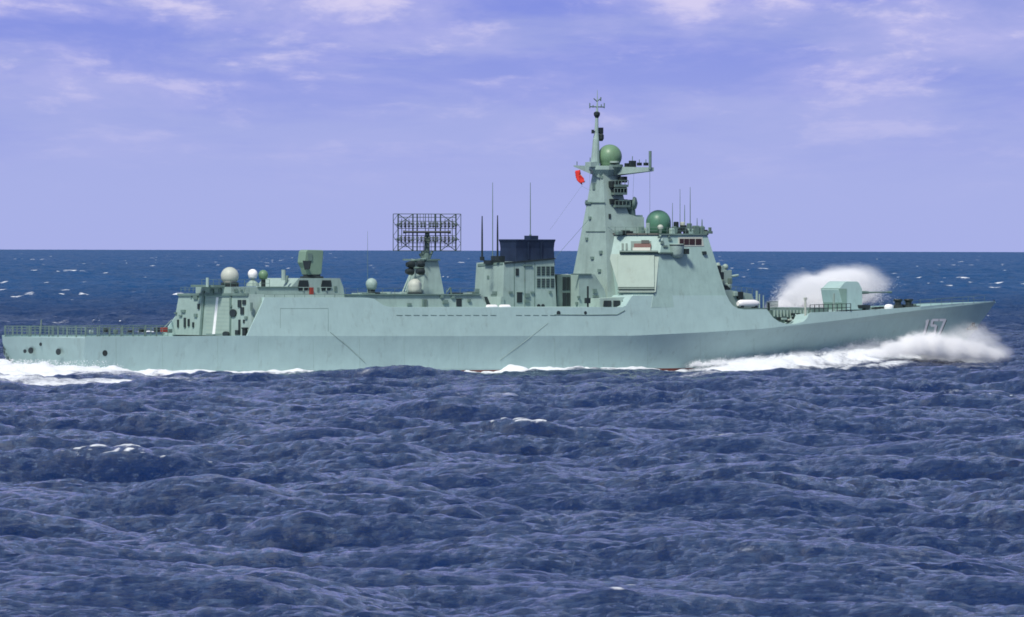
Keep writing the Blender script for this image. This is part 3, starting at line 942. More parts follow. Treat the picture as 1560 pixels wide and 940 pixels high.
# ------------------------------------------------------------------ bridge roof
q = Vector(hit(1003, 357, YP(2.0)))
part('radome', MB().lathe((q.x, q.y, q.z - 0.2), [(1.62, 0.0), (1.64, 1.7)] + dome_prof(1.64, 1.75, 1.64, 14)[1:], 36), M_GDEEP, smooth='all')
part('radome_base', MB().lathe((q.x, q.y, q.z - 0.3), [(1.9, 0), (1.9, 0.35)], 24), M_DARK)
q2 = Vector(hit(1006, 353, YP(4.2)))  # small cream dome added to show the white glint on the large radome
part('radome', MB().lathe((q2.x, q2.y, q2.z - 0.2), [(0.16, 0.0), (0.18, 0.5)] + dome_prof(0.40, 0.55, 0.2, 10, 0.5)[1:], 18), M_CREAM, smooth='all')
for x, y0, y1, r in ((1024.5, 309, 352, 0.05), (1036, 288, 352, 0.045), (1043, 312, 352, 0.06), (1051.5, 285, 350, 0.055), (1062, 332, 352, 0.06), (1069.5, 334, 350, 0.09), (992.5, 262, 330, 0.012)):
    if x == 992.5: continue
    whip(x, y0, y1, r, YP(random.choice([-3, 1, 4])))
for (x, y, w, h, mat) in ((1030, 343, .5, .9, M_DARK), (1029, 350, .9, .9, M_DET), (1033, 352, .8, .9, M_DARK), (1041, 348, .7, .9, M_DARK), (1040, 341, .4, .5, M_CREAM), (1050, 347, .5, 1.2, M_DET),
                     (1051, 353, .9, .8, M_UP), (1060, 350, .9, 1.1, M_DET), (1069, 352, .7, 1.2, M_DET), (1024, 353, .7, .9, M_UP), (1045, 354, .6, .6, M_DARK), (1073, 354, .8, .7, M_DARK)):
    part('roof_sensor', MB().box(hit(x, y, YP(4.5)), (w, .6, h)), mat, bevel=0.1)
for (x, y, w, h, mat) in ((953, 354, 1.1, .6, M_DARK), (960, 355, .6, .5, M_DARK), (977, 352, .5, 1.2, M_DET), (984, 353, .4, 1.0, M_UP), (987, 349, .25, 1.6, M_UP), (943, 355, .8, .5, M_DET)):
    part('roof_sensor', MB().box(hit(x, y, YP(3.5)), (w, .6, h)), mat, bevel=0.06)


def rail(name, pts, h=1.0, step=1.6, r=0.035, wires=2, mat=None, parent=ship):
    mb = MB(); pts = [Vector(p) for p in pts]
    for a, b in zip(pts[:-1], pts[1:]):
        n_ = max(1, int((b - a).length / step))
        for i in range(n_ + 1):
            q = a + (b - a) * (i / n_); mb.tube(q, q + Vector((0, 0, h)), r, n=5)
        for k in range(wires):
            z = Vector((0, 0, h * (k + 1) / wires)); mb.tube(a + z, b + z, r * 0.8, n=4)
    return part(name, mb, mat or M_DET)


zr = z_hi
rail('guardrail', [(XD + .3, -2.2, zr), (hit(1004, 357, SIDE)[0], -6.5, zr), (99.3, -6.5, zr)], 0.9, 1.3)
rail('guardrail', [(XD + .3, 2.2, zr), (91, 6.3, zr), (99.3, 6.3, zr)], 0.9, 1.3)

# ------------------------------------------------------------------ forward gun deck
part('forward_house', MB().prism([(1085, 473), (1085, 442.5), (1113, 442), (1145, 447.5), (1150, 462), (1156, 473)], 3.4), M_UP)
part('gun_platform', MB().prism([(1090, 442), (1088, 433.5), (1108, 435), (1115, 441.5)], 2.2), M_DARK)
cg = MB()
q = Vector(hit(1103, 436, YP(1.0)))
cg.lathe((q.x, q.y, q.z - 0.3), [(1.1, 0), (1.0, 0.6), (0.85, 0.7)], 14)
cg.box((q.x, q.y, q.z + 1.2), (1.5, 1.5, 1.9)); cg.box((q.x - 0.6, q.y - .3, q.z + 2.2), (0.8, 0.8, 1.0)); cg.tube((q.x + .6, q.y, q.z + 1.2), (q.x + 2.4, q.y, q.z + 1.45), 0.18)
part('rotary_gun', cg, M_UP, bevel=0.1)
for (x, y, w, h, mat) in ((1094, 411, .7, 1.1, M_DARK), (1097, 420, 1.0, 1.0, M_DARK), (1093, 427, .8, .9, M_DARK), (1112, 428, .5, .8, M_DET), (1120, 448, .6, .6, M_UP), (1127, 450, .9, 1.0, M_DARK)):
    part('gun_fitting', MB().box(hit(x, y, YP(2.6 if y < 440 else 3.5)), (w, .5, h)), mat, bevel=0.08)
for x, y in ((1093.5, 405), (1105, 407)):
    q = hit(x, y + 3, YP(1.5)); part('sensor_dome', MB().lathe(q, dome_prof(0.4, 0.1, 0.3, 8, 0.5), 14), M_LIGHT, smooth='all')
    part('dome_stand', MB().tube(q, (q[0], q[1], q[2] - 1.0), 0.14), M_DET)
rail('guardrail', [hit(1113, 446, YP(3)), hit(1146, 450, YP(3))], 0.9, 0.9)
part('foredeck_post', MB().tube(hit(1153, 472, YP(5)), hit(1153, 443, YP(5)), 0.16), M_UP)
part('foredeck_post', MB().tube(hit(1157, 472, YP(2)), hit(1157, 448, YP(2)), 0.10).tube(hit(1163, 472, YP(2)), hit(1163, 450, YP(2)), 0.08), M_UP)
a = Vector(hit(1124, 462.5, YP(7.4))); b = Vector(hit(1155, 463.5, YP(7.4))); ln = (b - a).length
rc = part('liferaft_canister', MB().lathe(a, [(0.3, 0), (0.42, 0.2), (0.5, .5), (0.5, ln - .6), (0.4, ln - .3), (0.3, ln)], 16, 'X'), M_WHITE, smooth=True)
part('canister_cradle', MB().box((a.x + .5, a.y, a.z - .55), (.35, .9, .5)).box((a.x + ln - .6, a.y, a.z - .55), (.35, .9, .5)).box((a.x + ln / 2, a.y, a.z - .8), (ln + .8, .9, .15)), M_DARK, rc)
part('deck_plate', MB().prism([(1112, 472.5), (1112, 468.5), (1170, 469.5), (1170, 472)], 8.1), M_DET)
part('fairlead_post', MB().tube(hit(1171, 473, YP(8)), hit(1171, 461, YP(8)), 0.16), M_DARK)
# missile deck seen through the low bulwark
part('missile_deck_house', MB().prism([(1176, 494), (1176, 472.5), (1237, 472), (1237, 492)], 4.6), M_DET)
VP = YP(4.6)
for i, x in enumerate(range(1178, 1234, 5)):
    part('deck_stiffener', MB().rect(x, 472.5, x + 1.0, 482 + (i % 3), VP, 0.3), M_UP)
for x, y, w, h in ((1205, 477, 4, 4), (1213, 477, 4, 4), (1183, 483, 16, 5), (1206, 482, 12, 8), (1222, 484, 8, 6), (1196, 487, 8, 4)):
    part('deck_locker', MB().rect(x, y, x + w, y + h, YP(5.2), 0.35), M_DARK)
for x, y, w, h in ((1190, 484, 7, 3), (1200, 486, 6, 2), (1216, 482, 3, 6)):
    part('deck_locker', MB().rect(x, y, x + w, y + h, YP(5.9), 0.3), M_CREAM if h == 2 else M_UP)
part('jack_pole', MB().tube(hit(1227, 482, YP(7.5)), hit(1227, 455, YP(7.5)), 0.14).box(hit(1227, 455, YP(7.5)), (.35, .35, .3)), M_CREAM)
rail('guardrail', [hit(1168, 471, YP(7.9)), hit(1185, 470, YP(-7.5)), ], 1.0, 1.4)
# bulwark uprights forward of the gap
q0, q1 = hit(1234, 476, YP(8.0)), hit(1296, 474, YP(7.4))
rail('guardrail', [q0, q1], 1.0, 0.75, 0.06, 2, M_DARK)
part('deck_coaming', MB().prism([(1236, 477), (1236, 469.5), (1262, 468.5), (1262, 476)], 4.8), M_DET)

# ------------------------------------------------------------------ main gun
gt = part('gun_turret', MB().prism([(1277, 441), (1286.5, 430), (1290, 428.5), (1306, 428.8), (1309, 431), (1313.5, 440), (1314, 472), (1287, 472)], 2.0, 0.10, 8.5), M_UP, bevel=0.06)
gt.data.materials[0] = M_HULL
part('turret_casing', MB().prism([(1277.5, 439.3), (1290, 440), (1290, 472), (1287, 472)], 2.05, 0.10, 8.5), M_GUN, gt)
part('turret_ring', MB().lathe((hit(1300, 473, CL)[0], 0, 7.45), [(2.3, 0), (2.3, 0.45)], 24), M_DARK, gt)
xg = hit(1314, 446, CL)[0]; zg = hit(1335, 445.5, CL)[2]
br = MB().tube((xg - .6, 0, zg), (xg + 1.0, 0, zg), 0.26, 0.18, n=12).tube((xg + 1.0, 0, zg), (xg + 4.6, 0, zg + .03), 0.11, 0.09, n=12).tube((xg + 4.4, 0, zg + .03), (xg + 5.0, 0, zg + .03), 0.16, n=12)
part('gun_barrel', br, M_DET, gt)
part('turret_ladder', MB().rect(1269, 447, 1271, 474, YP(4.5), 0.15), M_LIGHT)
# forecastle fittings
random.seed(11)
for x in range(1318, 1402, 5):
    base = np.interp(x, [1300, 1360, 1400], [473.5, 470, 467]) + 1.5
    h = random.uniform(3, 7); w = random.uniform(2.5, 5)
    part('deck_fitting', MB().prism([(x, base), (x + .5, base - h), (x + w, base - h), (x + w + .4, base)], random.uniform(.3, 1.2)), random.choice([M_DARK, M_DARK, M_DET, M_UP]), bevel=0.05)
for x in (1368, 1384):
    q = hit(x, 468, YP(1)); part('capstan', MB().lathe(q, [(0.75, -.3), (0.7, .1), (0.42, .3), (0.42, .7), (0.65, .95), (0.6, 1.1)], 16), M_DARK, smooth=True)
part('winch_cover', MB().lathe(hit(1354, 469, YP(2)), [(0.6, -.2), (0.65, .2), (0.4, .45), (.1, .5)], 12), M_WHITE)
rail('guardrail', [hit(1402, 467, YP(5.0)), hit(1450, 463.5, YP(3.2)), hit(1500, 460.5, YP(0.9))], 0.9, 2.2, 0.025)
rail('guardrail', [hit(1330, 472, YP(-5.5)), hit(1400, 467.5, YP(-4)), hit(1500, 460.5, YP(-0.6))], 0.9, 2.2, 0.025)
part('jackstaff', MB().tube(hit(1515, 460, CL), hit(1514, 456, CL), 0.06), M_DARK)

# ------------------------------------------------------------------ flight deck
YE = YP(9.1)
def net_panel(a, b):
    """folding safety net frame: posts, top bar and mesh lines"""
    a = Vector(a); b = Vector(b); mb = MB(); n_ = max(2, int((b - a).length / 0.75)); h = Vector((0, 0, 1.15))
    for k in (0.12, 0.45, 0.75, 1.0): mb.tube(a + h * k, b + h * k, 0.035 if k < 1 else 0.05, n=4)
    for i in range(n_ + 1):
        q = a + (b - a) * (i / n_); mb.tube(q, q + h, 0.035, n=4)
    mb.tube(a - Vector((0, 0, .1)), a + h * 1.05, 0.08, n=6)
    return mb
st_, en_ = Vector((0.2, -9.1, KZ[0])), Vector((12.6, -9.1, zk(12)))
k = 7
for i in range(k):
    a = st_ + (en_ - st_) * (i / k); b = st_ + (en_ - st_) * ((i + 0.94) / k)
    part('safety_net', net_panel(a, b), M_DET)
    part('safety_net', net_panel(a + Vector((a.x, 18.2, 0)), b + Vector((b.x, 18.2, 0))), M_DET)
for i in range(9):
    a = Vector((0.15, -9.1 + 18.2 * i / 9, KZ[0])); b = Vector((0.15, -9.1 + 18.2 * (i + .94) / 9, KZ[0]))
    part('safety_net', net_panel(a, b), M_DET)
part('stern_staff', MB().tube(hit(62, 508, CL), hit(63, 487, CL), 0.09), M_DET)
for (x0, y0, x1, y1, mat, b) in ((213, 501, 221, 506, M_DARK, 8.5), (236, 499, 242, 506, M_DARK, 7), (246, 499, 254, 506.5, M_RED, 7.5), (159, 500, 163, 506, M_DARK, 8), (137, 503, 141, 508, M_UP, 8.8), (174, 502, 178, 508, M_DET, 8.5), (196, 503, 200, 507, M_DARK, 8.2), (255, 501, 261, 507, M_DET, 6)):
    p0 = Vector(hit(x0, y1, YP(b))); p1 = Vector(hit(x1, y0, YP(b)))
    part('deck_locker', MB().box(((p0.x + p1.x) / 2, -b, (p0.z + p1.z) / 2), (abs(p1.x - p0.x), 0.6, abs(p1.z - p0.z))), mat, bevel=0.08)
part('stay_wire', MB().tube(hit(246, 503, YP(2)), hit(262, 487, XP(26)), 0.06, n=5), M_LIGHT)
rail('guardrail', [(XH + .5, 4.0, 10.4), (XH + .5, -3.6, 10.4), (hit(412, 437, YP(HB))[0], -3.7, 10.4)], 0.9, 1.2)
rail('guardrail', [(26.0, 7.6, 9.75), (26.0, -7.4, 9.75)], 0.55, 0.9)
rail('guardrail', [hit(403, 453, YP(8.3)), hit(525, 453, YP(8.3))], 0.35, 1.5, 0.03, 1)
rail('guardrail', [hit(526, 450, YP(5.8)), hit(620, 450, YP(5.8))], 0.9, 1.8, 0.03)
rail('guardrail', [hit(680, 450, YP(5.8)), hit(722, 450, YP(5.8))], 0.9, 1.8, 0.03)

# rigging
def wire(a, b, r=0.018, name='rigging_wire'):
    return part(name, MB().tube(a, b, r, n=4), M_DET)
wire(hit(899, 332, MX), hit(846, 392, YP(2.5)), 0.022)
wire(hit(892, 275, CL), hit(838, 350, CL), 0.012)
wire(hit(899, 254, XP(XM)), hit(897, 330, MX), 0.014)
wire(hit(966, 256, YP(3.3)), hit(963, 330, YP(3)), 0.014)
wire(hit(990, 257, YP(5)), hit(990, 352, YP(5)), 0.022)
wire(hit(885, 283, XP(XM - 1)), hit(900, 290, MX), 0.012)

# ------------------------------------------------------------------ flag, flying from the port yard halyard
fr_ = Matrix.Translation(SHIP_O) @ Matrix.Rotation(HEAD, 4, 'Z')
flag_pts = [[None] * 9 for _ in range(13)]
fxp = XP(XM - 0.6)
fb = MB()
for i in range(13):
    t = i / 12
    lx = 877 + (885.5 - 877) * t; ly = 260.5 + (279 - 260.5) * t
    for j in range(9):
        s_ = (j / 8 - 0.5)
        w = 5.2 + 1.5 * math.sin(t * 6)
        p = Vector(hit(lx + s_ * w * 2 * 0.6 + 1.5, ly - s_ * 4.5, fxp))
        p += Vector((0.28 * math.sin(j * 1.1 + t * 7), 0, 0))
        fb.v.append(fr_ @ p)
for i in range(12):
    for j in range(8): fb.f.append((i * 9 + j, i * 9 + j + 1, (i + 1) * 9 + j + 1, (i + 1) * 9 + j))
org = sum((Vector(v) for v in fb.v), Vector()) / len(fb.v)
fb.v = [Vector(v) - org for v in fb.v]
flag = build('flag', fb, M_FLAG, smooth='all'); flag.location = org
so = flag.modifiers.new('thick', 'SOLIDIFY'); so.thickness = 0.03
flag['label'] = "small red flag drooping under the left arm of the warship's mast"
flag['category'] = "flag"
sm = MB(); cc = (fb.v[5 * 9 + 4]); vw = Vector((0, -1, 0))
star = []
for i in range(10):
    r = 0.26 if i % 2 == 0 else 0.11
    a_ = math.pi / 2 + i * math.pi / 5
    star.append(Vector(cc) + Vector((r * math.cos(a_), -0.42, r * math.sin(a_))))
sm.add(star + [s + Vector((0, 0.03, 0)) for s in star], [tuple(range(10)), tuple(range(10, 20))] + [(i, (i + 1) % 10, 10 + (i + 1) % 10, 10 + i) for i in range(10)])
build('star', sm, M_STAR, flag)

# ------------------------------------------------------------------ sea
def fft_tile(Nn, Lt, lam_min, lam_max, seed, B=0.0085, lam_p=42.0, theta=math.radians(248), spread=3.0):
    rng = np.random.default_rng(seed)
    k1 = np.fft.fftfreq(Nn, d=Lt / Nn) * 2 * np.pi
    kx, ky = np.meshgrid(k1, k1, indexing='xy')
    k = np.hypot(kx, ky); k[0, 0] = 1
    kp = 2 * np.pi / lam_p
    psi = B * k ** -4.0 * np.exp(-1.25 * (kp / k) ** 2)
    th = np.arctan2(ky, kx) - theta
    D = np.abs(np.cos(th / 2)) ** (2 * spread)
    D = D / (np.mean(np.abs(np.cos(np.linspace(0, np.pi, 400))) ** (2 * spread)) * 2 * np.pi)
    psi *= D
    lam = 2 * np.pi / k
    psi = psi * np.where(lam < 3.0, (3.0 / np.maximum(lam, 0.3)) ** 0.8, 1.0) * (1 - 0.55 * np.exp(-((np.log(lam / 6.0)) / 0.45) ** 2)) * (1 + 0.9 * np.exp(-((np.log(lam / 22.0)) / 0.5) ** 2))
    psi[(lam < lam_min) | (lam > lam_max)] = 0
    psi[0, 0] = 0
    dk = 2 * np.pi / Lt
    g = (rng.normal(size=(Nn, Nn)) + 1j * rng.normal(size=(Nn, Nn)))
    A = np.sqrt(psi) * dk * g * Nn * Nn
    h = np.fft.ifft2(A).real
    dx = np.fft.ifft2(1j * kx / k * A).real
    dy = np.fft.ifft2(1j * ky / k * A).real
    sx = np.fft.ifft2(1j * kx * 1j * kx / k * A).real      # d(dx)/dx
    sy = np.fft.ifft2(1j * ky * 1j * ky / k * A).real
    comp = -(sx + sy)                                       # positive where the surface bunches up
    return [a.astype(np.float32) for a in (h, dx, dy, comp)]


def samp(tile, Lt, x, y, rot):
    c, s = math.cos(rot), math.sin(rot)
    Nn = tile[0].shape[0]
    u = (x * c + y * s) / Lt * Nn; v = (-x * s + y * c) / Lt * Nn
    iu = np.floor(u); iv = np.floor(v); fu = (u - iu).astype(np.float32); fv = (v - iv).astype(np.float32)
    i0 = iu.astype(np.int64) % Nn; j0 = iv.astype(np.int64) % Nn; i1 = (i0 + 1) % Nn; j1 = (j0 + 1) % Nn
    r = []
    for T in tile:
        r.append(T[j0, i0] * (1 - fu) * (1 - fv) + T[j0, i1] * fu * (1 - fv) + T[j1, i0] * (1 - fu) * fv + T[j1, i1] * fu * fv)
    h, dx, dy, cp = r
    return h, dx * c - dy * s, dx * s + dy * c, cp


LA, LB_ = 1100.0, 173.0
TA = fft_tile(1024, LA, 8.0, 400.0, 5, B=0.0195, lam_p=34.0, spread=4.5, theta=math.radians(214))
TB = fft_tile(1024, LB_, 0.6, 8.0, 9, B=0.026, spread=2.6, theta=math.radians(256))

def vnoise(x, y, sc_, seed):
    rng = np.random.default_rng(seed); G = rng.random((256, 256)).astype(np.float32)
    u = x / sc_; v = y / sc_; iu = np.floor(u).astype(np.int64); iv = np.floor(v).astype(np.int64)
    fu = u - iu; fv = v - iv; fu = fu * fu * (3 - 2 * fu); fv = fv * fv * (3 - 2 * fv)
    a = G[iv % 256, iu % 256]; b = G[iv % 256, (iu + 1) % 256]; c = G[(iv + 1) % 256, iu % 256]; d = G[(iv + 1) % 256, (iu + 1) % 256]
    return (a * (1 - fu) + b * fu) * (1 - fv) + (c * (1 - fu) + d * fu) * fv


ds = [60.0]
while ds[-1] < 90000:
    d = ds[-1]
    if d < 300: st = max(0.35, (300 - d) * 0.03)
    elif d < 2600: st = 0.34 * (d / 340) ** 0.8
    else: st = (0.34 * (2600 / 340) ** 0.8) * (d / 2600) ** 2.2
    ds.append(d + min(st, 3000))
ds = np.array(ds)
inner = np.linspace(-4.1, 4.1, 640)
ro = np.geomspace(0.02, 26, 130)
ang = np.radians(np.concatenate([-(4.1 + ro[::-1]), inner, 4.1 + ro]))
R, C = len(ds), len(ang)
print("water grid", R, C, R * C)
X = np.tan(ang)[None, :] * ds[:, None]
Y = np.repeat(ds[:, None], C, 1)
spc = np.gradient(ds)[:, None] * np.ones((1, C))
hA, xA, yA, cA = samp(TA, LA, X, Y, 0.35)
hB, xB, yB, cB = samp(TB, LB_, X, Y, -0.4)
fB = np.clip(1.6 - spc / 2.2, 0.8, 1.0); fA = np.clip(2.0 - spc / 60.0, 0.8, 1.0)
side = np.clip(1.0 - (np.abs(np.degrees(ang))[None, :] - 4.1) / 18.0, 0.15, 1.0)
gustn = 0.6 * vnoise(X, Y, 22.0, 71) + 0.4 * vnoise(X, Y, 7.0, 72)
gust = 0.35 + 1.25 * gustn
hB = hB * gust; xB = xB * gust; yB = yB * gust
Z = hA * fA + hB * fB * side
X2 = X - (xA * fA * 1.0 + xB * fB * side * 0.8); Y2 = Y - (yA * fA * 1.0 + yB * fB * side * 0.8)

# ship-made waves and foam, in ship coordinates
ca, sa = math.cos(HEAD), math.sin(HEAD)
lx = (X - SHIP_O[0]) * ca + (Y - SHIP_O[1]) * sa
ly = -(X - SHIP_O[0]) * sa + (Y - SHIP_O[1]) * ca
xg_ = np.arange(-5, 156, 1.0)
wlh = np.array([ywl(max(v, 0)) if v < 145.5 else 0.0 for v in (np.clip((xg_ - UC) / (145.5 - UC) * (LOA - UC) + UC, None, LOA) if False else [UC + (v - UC) * (LOA - UC) / (145.5 - UC) if v > UC else v for v in xg_])])
hw = np.interp(lx, xg_, wlh, left=8.4, right=0.0)
s = np.abs(ly) - hw                      # distance outboard of the waterline
stb = ly < 0


def sm(v, a, b):
    t = np.clip((v - a) / (b - a), 0, 1); return t * t * (3 - 2 * t)


def vnoise(x, y, sc_, seed):
    rng = np.random.default_rng(seed); G = rng.random((256, 256)).astype(np.float32)
    u = x / sc_; v = y / sc_; iu = np.floor(u).astype(np.int64); iv = np.floor(v).astype(np.int64)
    fu = u - iu; fv = v - iv; fu = fu * fu * (3 - 2 * fu); fv = fv * fv * (3 - 2 * fv)
    a = G[iv % 256, iu % 256]; b = G[iv % 256, (iu + 1) % 256]; c = G[(iv + 1) % 256, iu % 256]; d = G[(iv + 1) % 256, (iu + 1) % 256]
    return (a * (1 - fu) + b * fu) * (1 - fv) + (c * (1 - fu) + d * fu) * fv


near = (ds > 700) & (ds < 1500)
foam = np.zeros_like(Z)
nz1 = np.zeros_like(Z); nz2 = np.zeros_like(Z)
nz1[near] = vnoise(lx[near], ly[near], 3.5, 1); nz2[near] = vnoise(lx[near], ly[near], 0.9, 2)
nz3 = np.zeros_like(Z); nz3[near] = vnoise(lx[near], ly[near], 9.0, 4)
sp = np.maximum(s, 0.0)
# broad trough beside the hull
Z += np.where(near[:, None], -0.95 * np.exp(-((sp - 28) / 20) ** 2) * sm(lx, -60, -10) * (1 - sm(lx, 96, 122)), 0)
Z += np.where(near[:, None], -0.75 * np.exp(-((sp - 26) / 24) ** 2) * sm(lx, 70, 96) * (1 - sm(lx, 128, 146)), 0)
calm = np.where(near[:, None], np.exp(-(sp / 9) ** 2) * sm(lx, -10, 5) * (1 - sm(lx, 140, 155)), 0)
lee = np.where(near[:, None], np.exp(-(sp / 60) ** 4) * stb * sm(lx, -60, -10) * (1 - sm(lx, 140, 165)), 0)
Z -= np.maximum(calm * 0.65, lee * 0.65) * (hA * fA)
Z -= np.where(near[:, None], 0.1 * np.exp(-(sp / 8) ** 2) * sm(lx, 5, 20) * (1 - sm(lx, 90, 100)), 0)
# bow wave riding up the side, crest height from the stem aft
bx = np.array([60, 88, 96, 104, 112, 120, 127, 133, 139, 145, 149, 154])
bh = np.array([0, 0.0, 0.35, 0.9, 1.5, 1.75, 2.0, 2.5, 2.4, 1.6, 0.6, 0])
bowh = np.interp(lx, bx, bh) * (0.8 + 0.4 * nz1) + np.interp(lx, bx, bh) * 0.25 * (nz2 - 0.5)
out_c = 0.3 + np.clip(145 - lx, 0, 60) * 0.045
prof = np.exp(-(np.maximum(sp - out_c, 0) / (2.0 + np.clip(145 - lx, 0, 60) * 0.10)) ** 2)
Z += np.where(near[:, None], bowh * prof, 0)
foam = np.maximum(foam, np.where(near[:, None], sm(lx, 88, 100) * (1 - sm(lx, 149, 156)) * np.exp(-(sp / (3.0 + np.clip(146 - lx, 0, 70) * 0.20)) ** 4) * (0.72 + 0.55 * nz1), 0))
# second small crest outboard of the bow wave, breaking
cr = np.exp(-((sp - (3 + np.clip(146 - lx, 0, 90) * 0.30)) / 2.2) ** 2) * sm(lx, 62, 100) * (1 - sm(lx, 140, 150))
Z += np.where(near[:, None], 0.55 * cr * (0.5 + nz3), 0)
foam = np.maximum(foam, np.where(near[:, None], cr * (0.15 + 0.75 * nz3), 0))
# thin turbulent band down the side
band = np.exp(-(sp / (4.0 + 9.0 * np.clip((100 - lx) / 100, 0, 1))) ** 2) * sm(lx, -60, -2) * (1 - sm(lx, 92, 100))
patch = 0.42 + 0.45 * nz3 + 0.7 * sm(lx, 62, 70) * (1 - sm(lx, 78, 88)) + 0.25 * (1 - sm(lx, 8, 45))
foam = np.maximum(foam, np.where(near[:, None], band * np.minimum(patch * 1.5, 1.1), 0))
Z += np.where(near[:, None], band * 0.35 * (nz2 - 0.4) + band * 0.35 * (nz1 - 0.5), 0)
# trailing streaks beside the stern quarter
st_f = np.exp(-((sp - 10) / 9) ** 2) * sm(lx, -40, -5) * (1 - sm(lx, 20, 75))
foam = np.maximum(foam, np.where(near[:, None], st_f * (0.15 + 0.75 * nz1 * (0.4 + nz3)), 0))
field = np.exp(-((sp - 20) / 50) ** 4) * sm(lx, -140, -60) * (1 - sm(lx, -5, 45)) * stb
foam = np.maximum(foam, np.where((ds < 1150)[:, None], field * (0.22 + 0.95 * sm(vnoise(lx, ly, 14.0, 61), 0.35, 0.9) * (0.35 + vnoise(lx * 0.5, ly, 2.2, 62))), 0))
f2 = np.exp(-(((lx + 60) / 38) ** 2 + ((ly + 72) / 34) ** 2))
foam = np.maximum(foam, np.where((ds < 1150)[:, None], f2 * (0.55 + 0.6 * vnoise(lx, ly, 5.0, 64)), 0))
# stern wash
wash = (1 - sm(lx, -2, 2.5)) * np.exp(-((np.abs(ly) / (9.5 + np.clip(-lx, 0, 300) * 0.10)) ** 4)) * np.exp(np.minimum(lx, 0) / 160)
foam = np.maximum(foam, np.where(near[:, None] | (ds < 1100)[:, None], wash * (0.7 + 0.5 * nz1), 0))
Z += np.where(near[:, None], wash * ((-0.35 + 2.3 * sm(ly, -6, 6)) * np.exp(np.minimum(lx + 6, 0) / 40) + 0.8 * (nz1 - 0.4) + 0.5 * (nz2 - .5)), 0)
quarter = np.exp(-(((ly + 12 + 0.25 * lx) / 5.0) ** 2)) * (1 - sm(lx, 2, 16)) * sm(lx, -60, -10)
foam = np.maximum(foam, np.where(near[:, None], quarter * (0.55 + 0.5 * nz1), 0))
Z += np.where(near[:, None], quarter * 0.8 * (0.3 + nz1), 0)
# whitecaps where the surface bunches up, only here and there
comp = cA * fA * 0.9 + cB * fB * 0.5
patchy = vnoise(X, Y, 26.0, 21)
thr_ = np.percentile(comp[(ds > 300) & (ds < 900)], 99.2)
print('cap threshold', thr_)
cap = sm(comp, thr_ * 0.8, thr_ * 1.5) * sm(patchy, 0.45, 0.85) * 0.85
foam = np.maximum(foam, cap)
# scattered far whitecaps
far = (ds > 1150)
vn = vnoise(X + 40, Y / 3.2, 6.0, 31) * sm(vnoise(X, Y / 3, 60.0, 33), 0.45, 0.8) * sm(hA, 0.05, 0.6)
foam = np.maximum(foam, np.where(far[:, None], sm(vn, 0.70, 0.92) * 0.85, 0))
# faint wind-drawn streaks of old foam in drifting patches
wx = X * 0.92 + Y * 0.39; wy = -X * 0.39 + Y * 0.92
strk = sm(vnoise(wx, wy, 30.0, 41), 0.35, 0.85) * sm(vnoise(wx / 2.6, wy, 3.2, 42), 0.35, 0.95) * sm(vnoise(wx / 1.5, wy, 9.0, 43), 0.2, 0.8)
foam = np.maximum(foam, strk * np.clip(1.3 - spc / 6.0, 0.0, 1) * 0.62)
foam = np.clip(foam, 0, 1.2)

co = np.empty((R * C, 3), np.float32)
co[:, 0] = X2.ravel(); co[:, 1] = Y2.ravel(); co[:, 2] = Z.ravel()
idx = np.arange(R * C, dtype=np.int32).reshape(R, C)
q = np.stack([idx[:-1, :-1], idx[:-1, 1:], idx[1:, 1:], idx[1:, :-1]], -1).reshape(-1, 4)
me = bpy.data.meshes.new('sea_water')
me.vertices.add(R * C); me.vertices.foreach_set('co', co.ravel())
me.loops.add(q.size); me.loops.foreach_set('vertex_index', q.ravel())
me.polygons.add(len(q)); me.polygons.foreach_set('loop_start', np.arange(0, q.size, 4, dtype=np.int32))
me.polygons.foreach_set('use_smooth', np.ones(len(q), bool))
me.update(calc_edges=True)
glint_foam = sm(Z / 0.9, -0.9, 0.9) * (0.35 + 0.65 * sm(0.55 * vnoise(wx / 2.0, wy, 16.0, 51) + 0.45 * vnoise(wx / 1.6, wy, 5.0, 52), 0.3, 0.75))
glint_foam = glint_foam * np.clip(1.25 - spc / 30.0, 0.35, 1.0)
at2 = me.attributes.new('glint_foam', 'FLOAT', 'POINT'); at2.data.foreach_set('value', glint_foam.astype(np.float32).ravel())
at = me.attributes.new('foam', 'FLOAT', 'POINT'); at.data.foreach_set('value', foam.astype(np.float32).ravel())

mw, t, p = new_mat('sea_surface')
geo = mnode(t, 'ShaderNodeNewGeometry')
fo = mnode(t, 'ShaderNodeAttribute', attribute_name='foam')


def tnoise(scale, detail, rough, sc3=(1, 1, 1), loc=(0, 0, 0)):
    m_ = mnode(t, 'ShaderNodeMapping'); m_.inputs['Scale'].default_value = sc3; m_.inputs['Location'].default_value = loc
    m_.inputs['Rotation'].default_value = (0, 0, 0.35)
    t.links.new(geo.outputs['Position'], m_.inputs[0])
    n_ = mnode(t, 'ShaderNodeTexNoise'); n_.inputs['Scale'].default_value = scale; n_.inputs['Detail'].default_value = detail
    n_.inputs['Roughness'].default_value = rough; n_.inputs['Distortion'].default_value = 0.3
    t.links.new(m_.outputs[0], n_.inputs['Vector']); return n_.outputs[0]


def tm_(op, a, b=None, clamp=False):
    n_ = mnode(t, 'ShaderNodeMath', operation=op, use_clamp=clamp)
    for i, v in enumerate((a, b)):
        if v is None: continue
        if isinstance(v, (int, float)): n_.inputs[i].default_value = v
        else: t.links.new(v, n_.inputs[i])
    return n_.outputs[0]


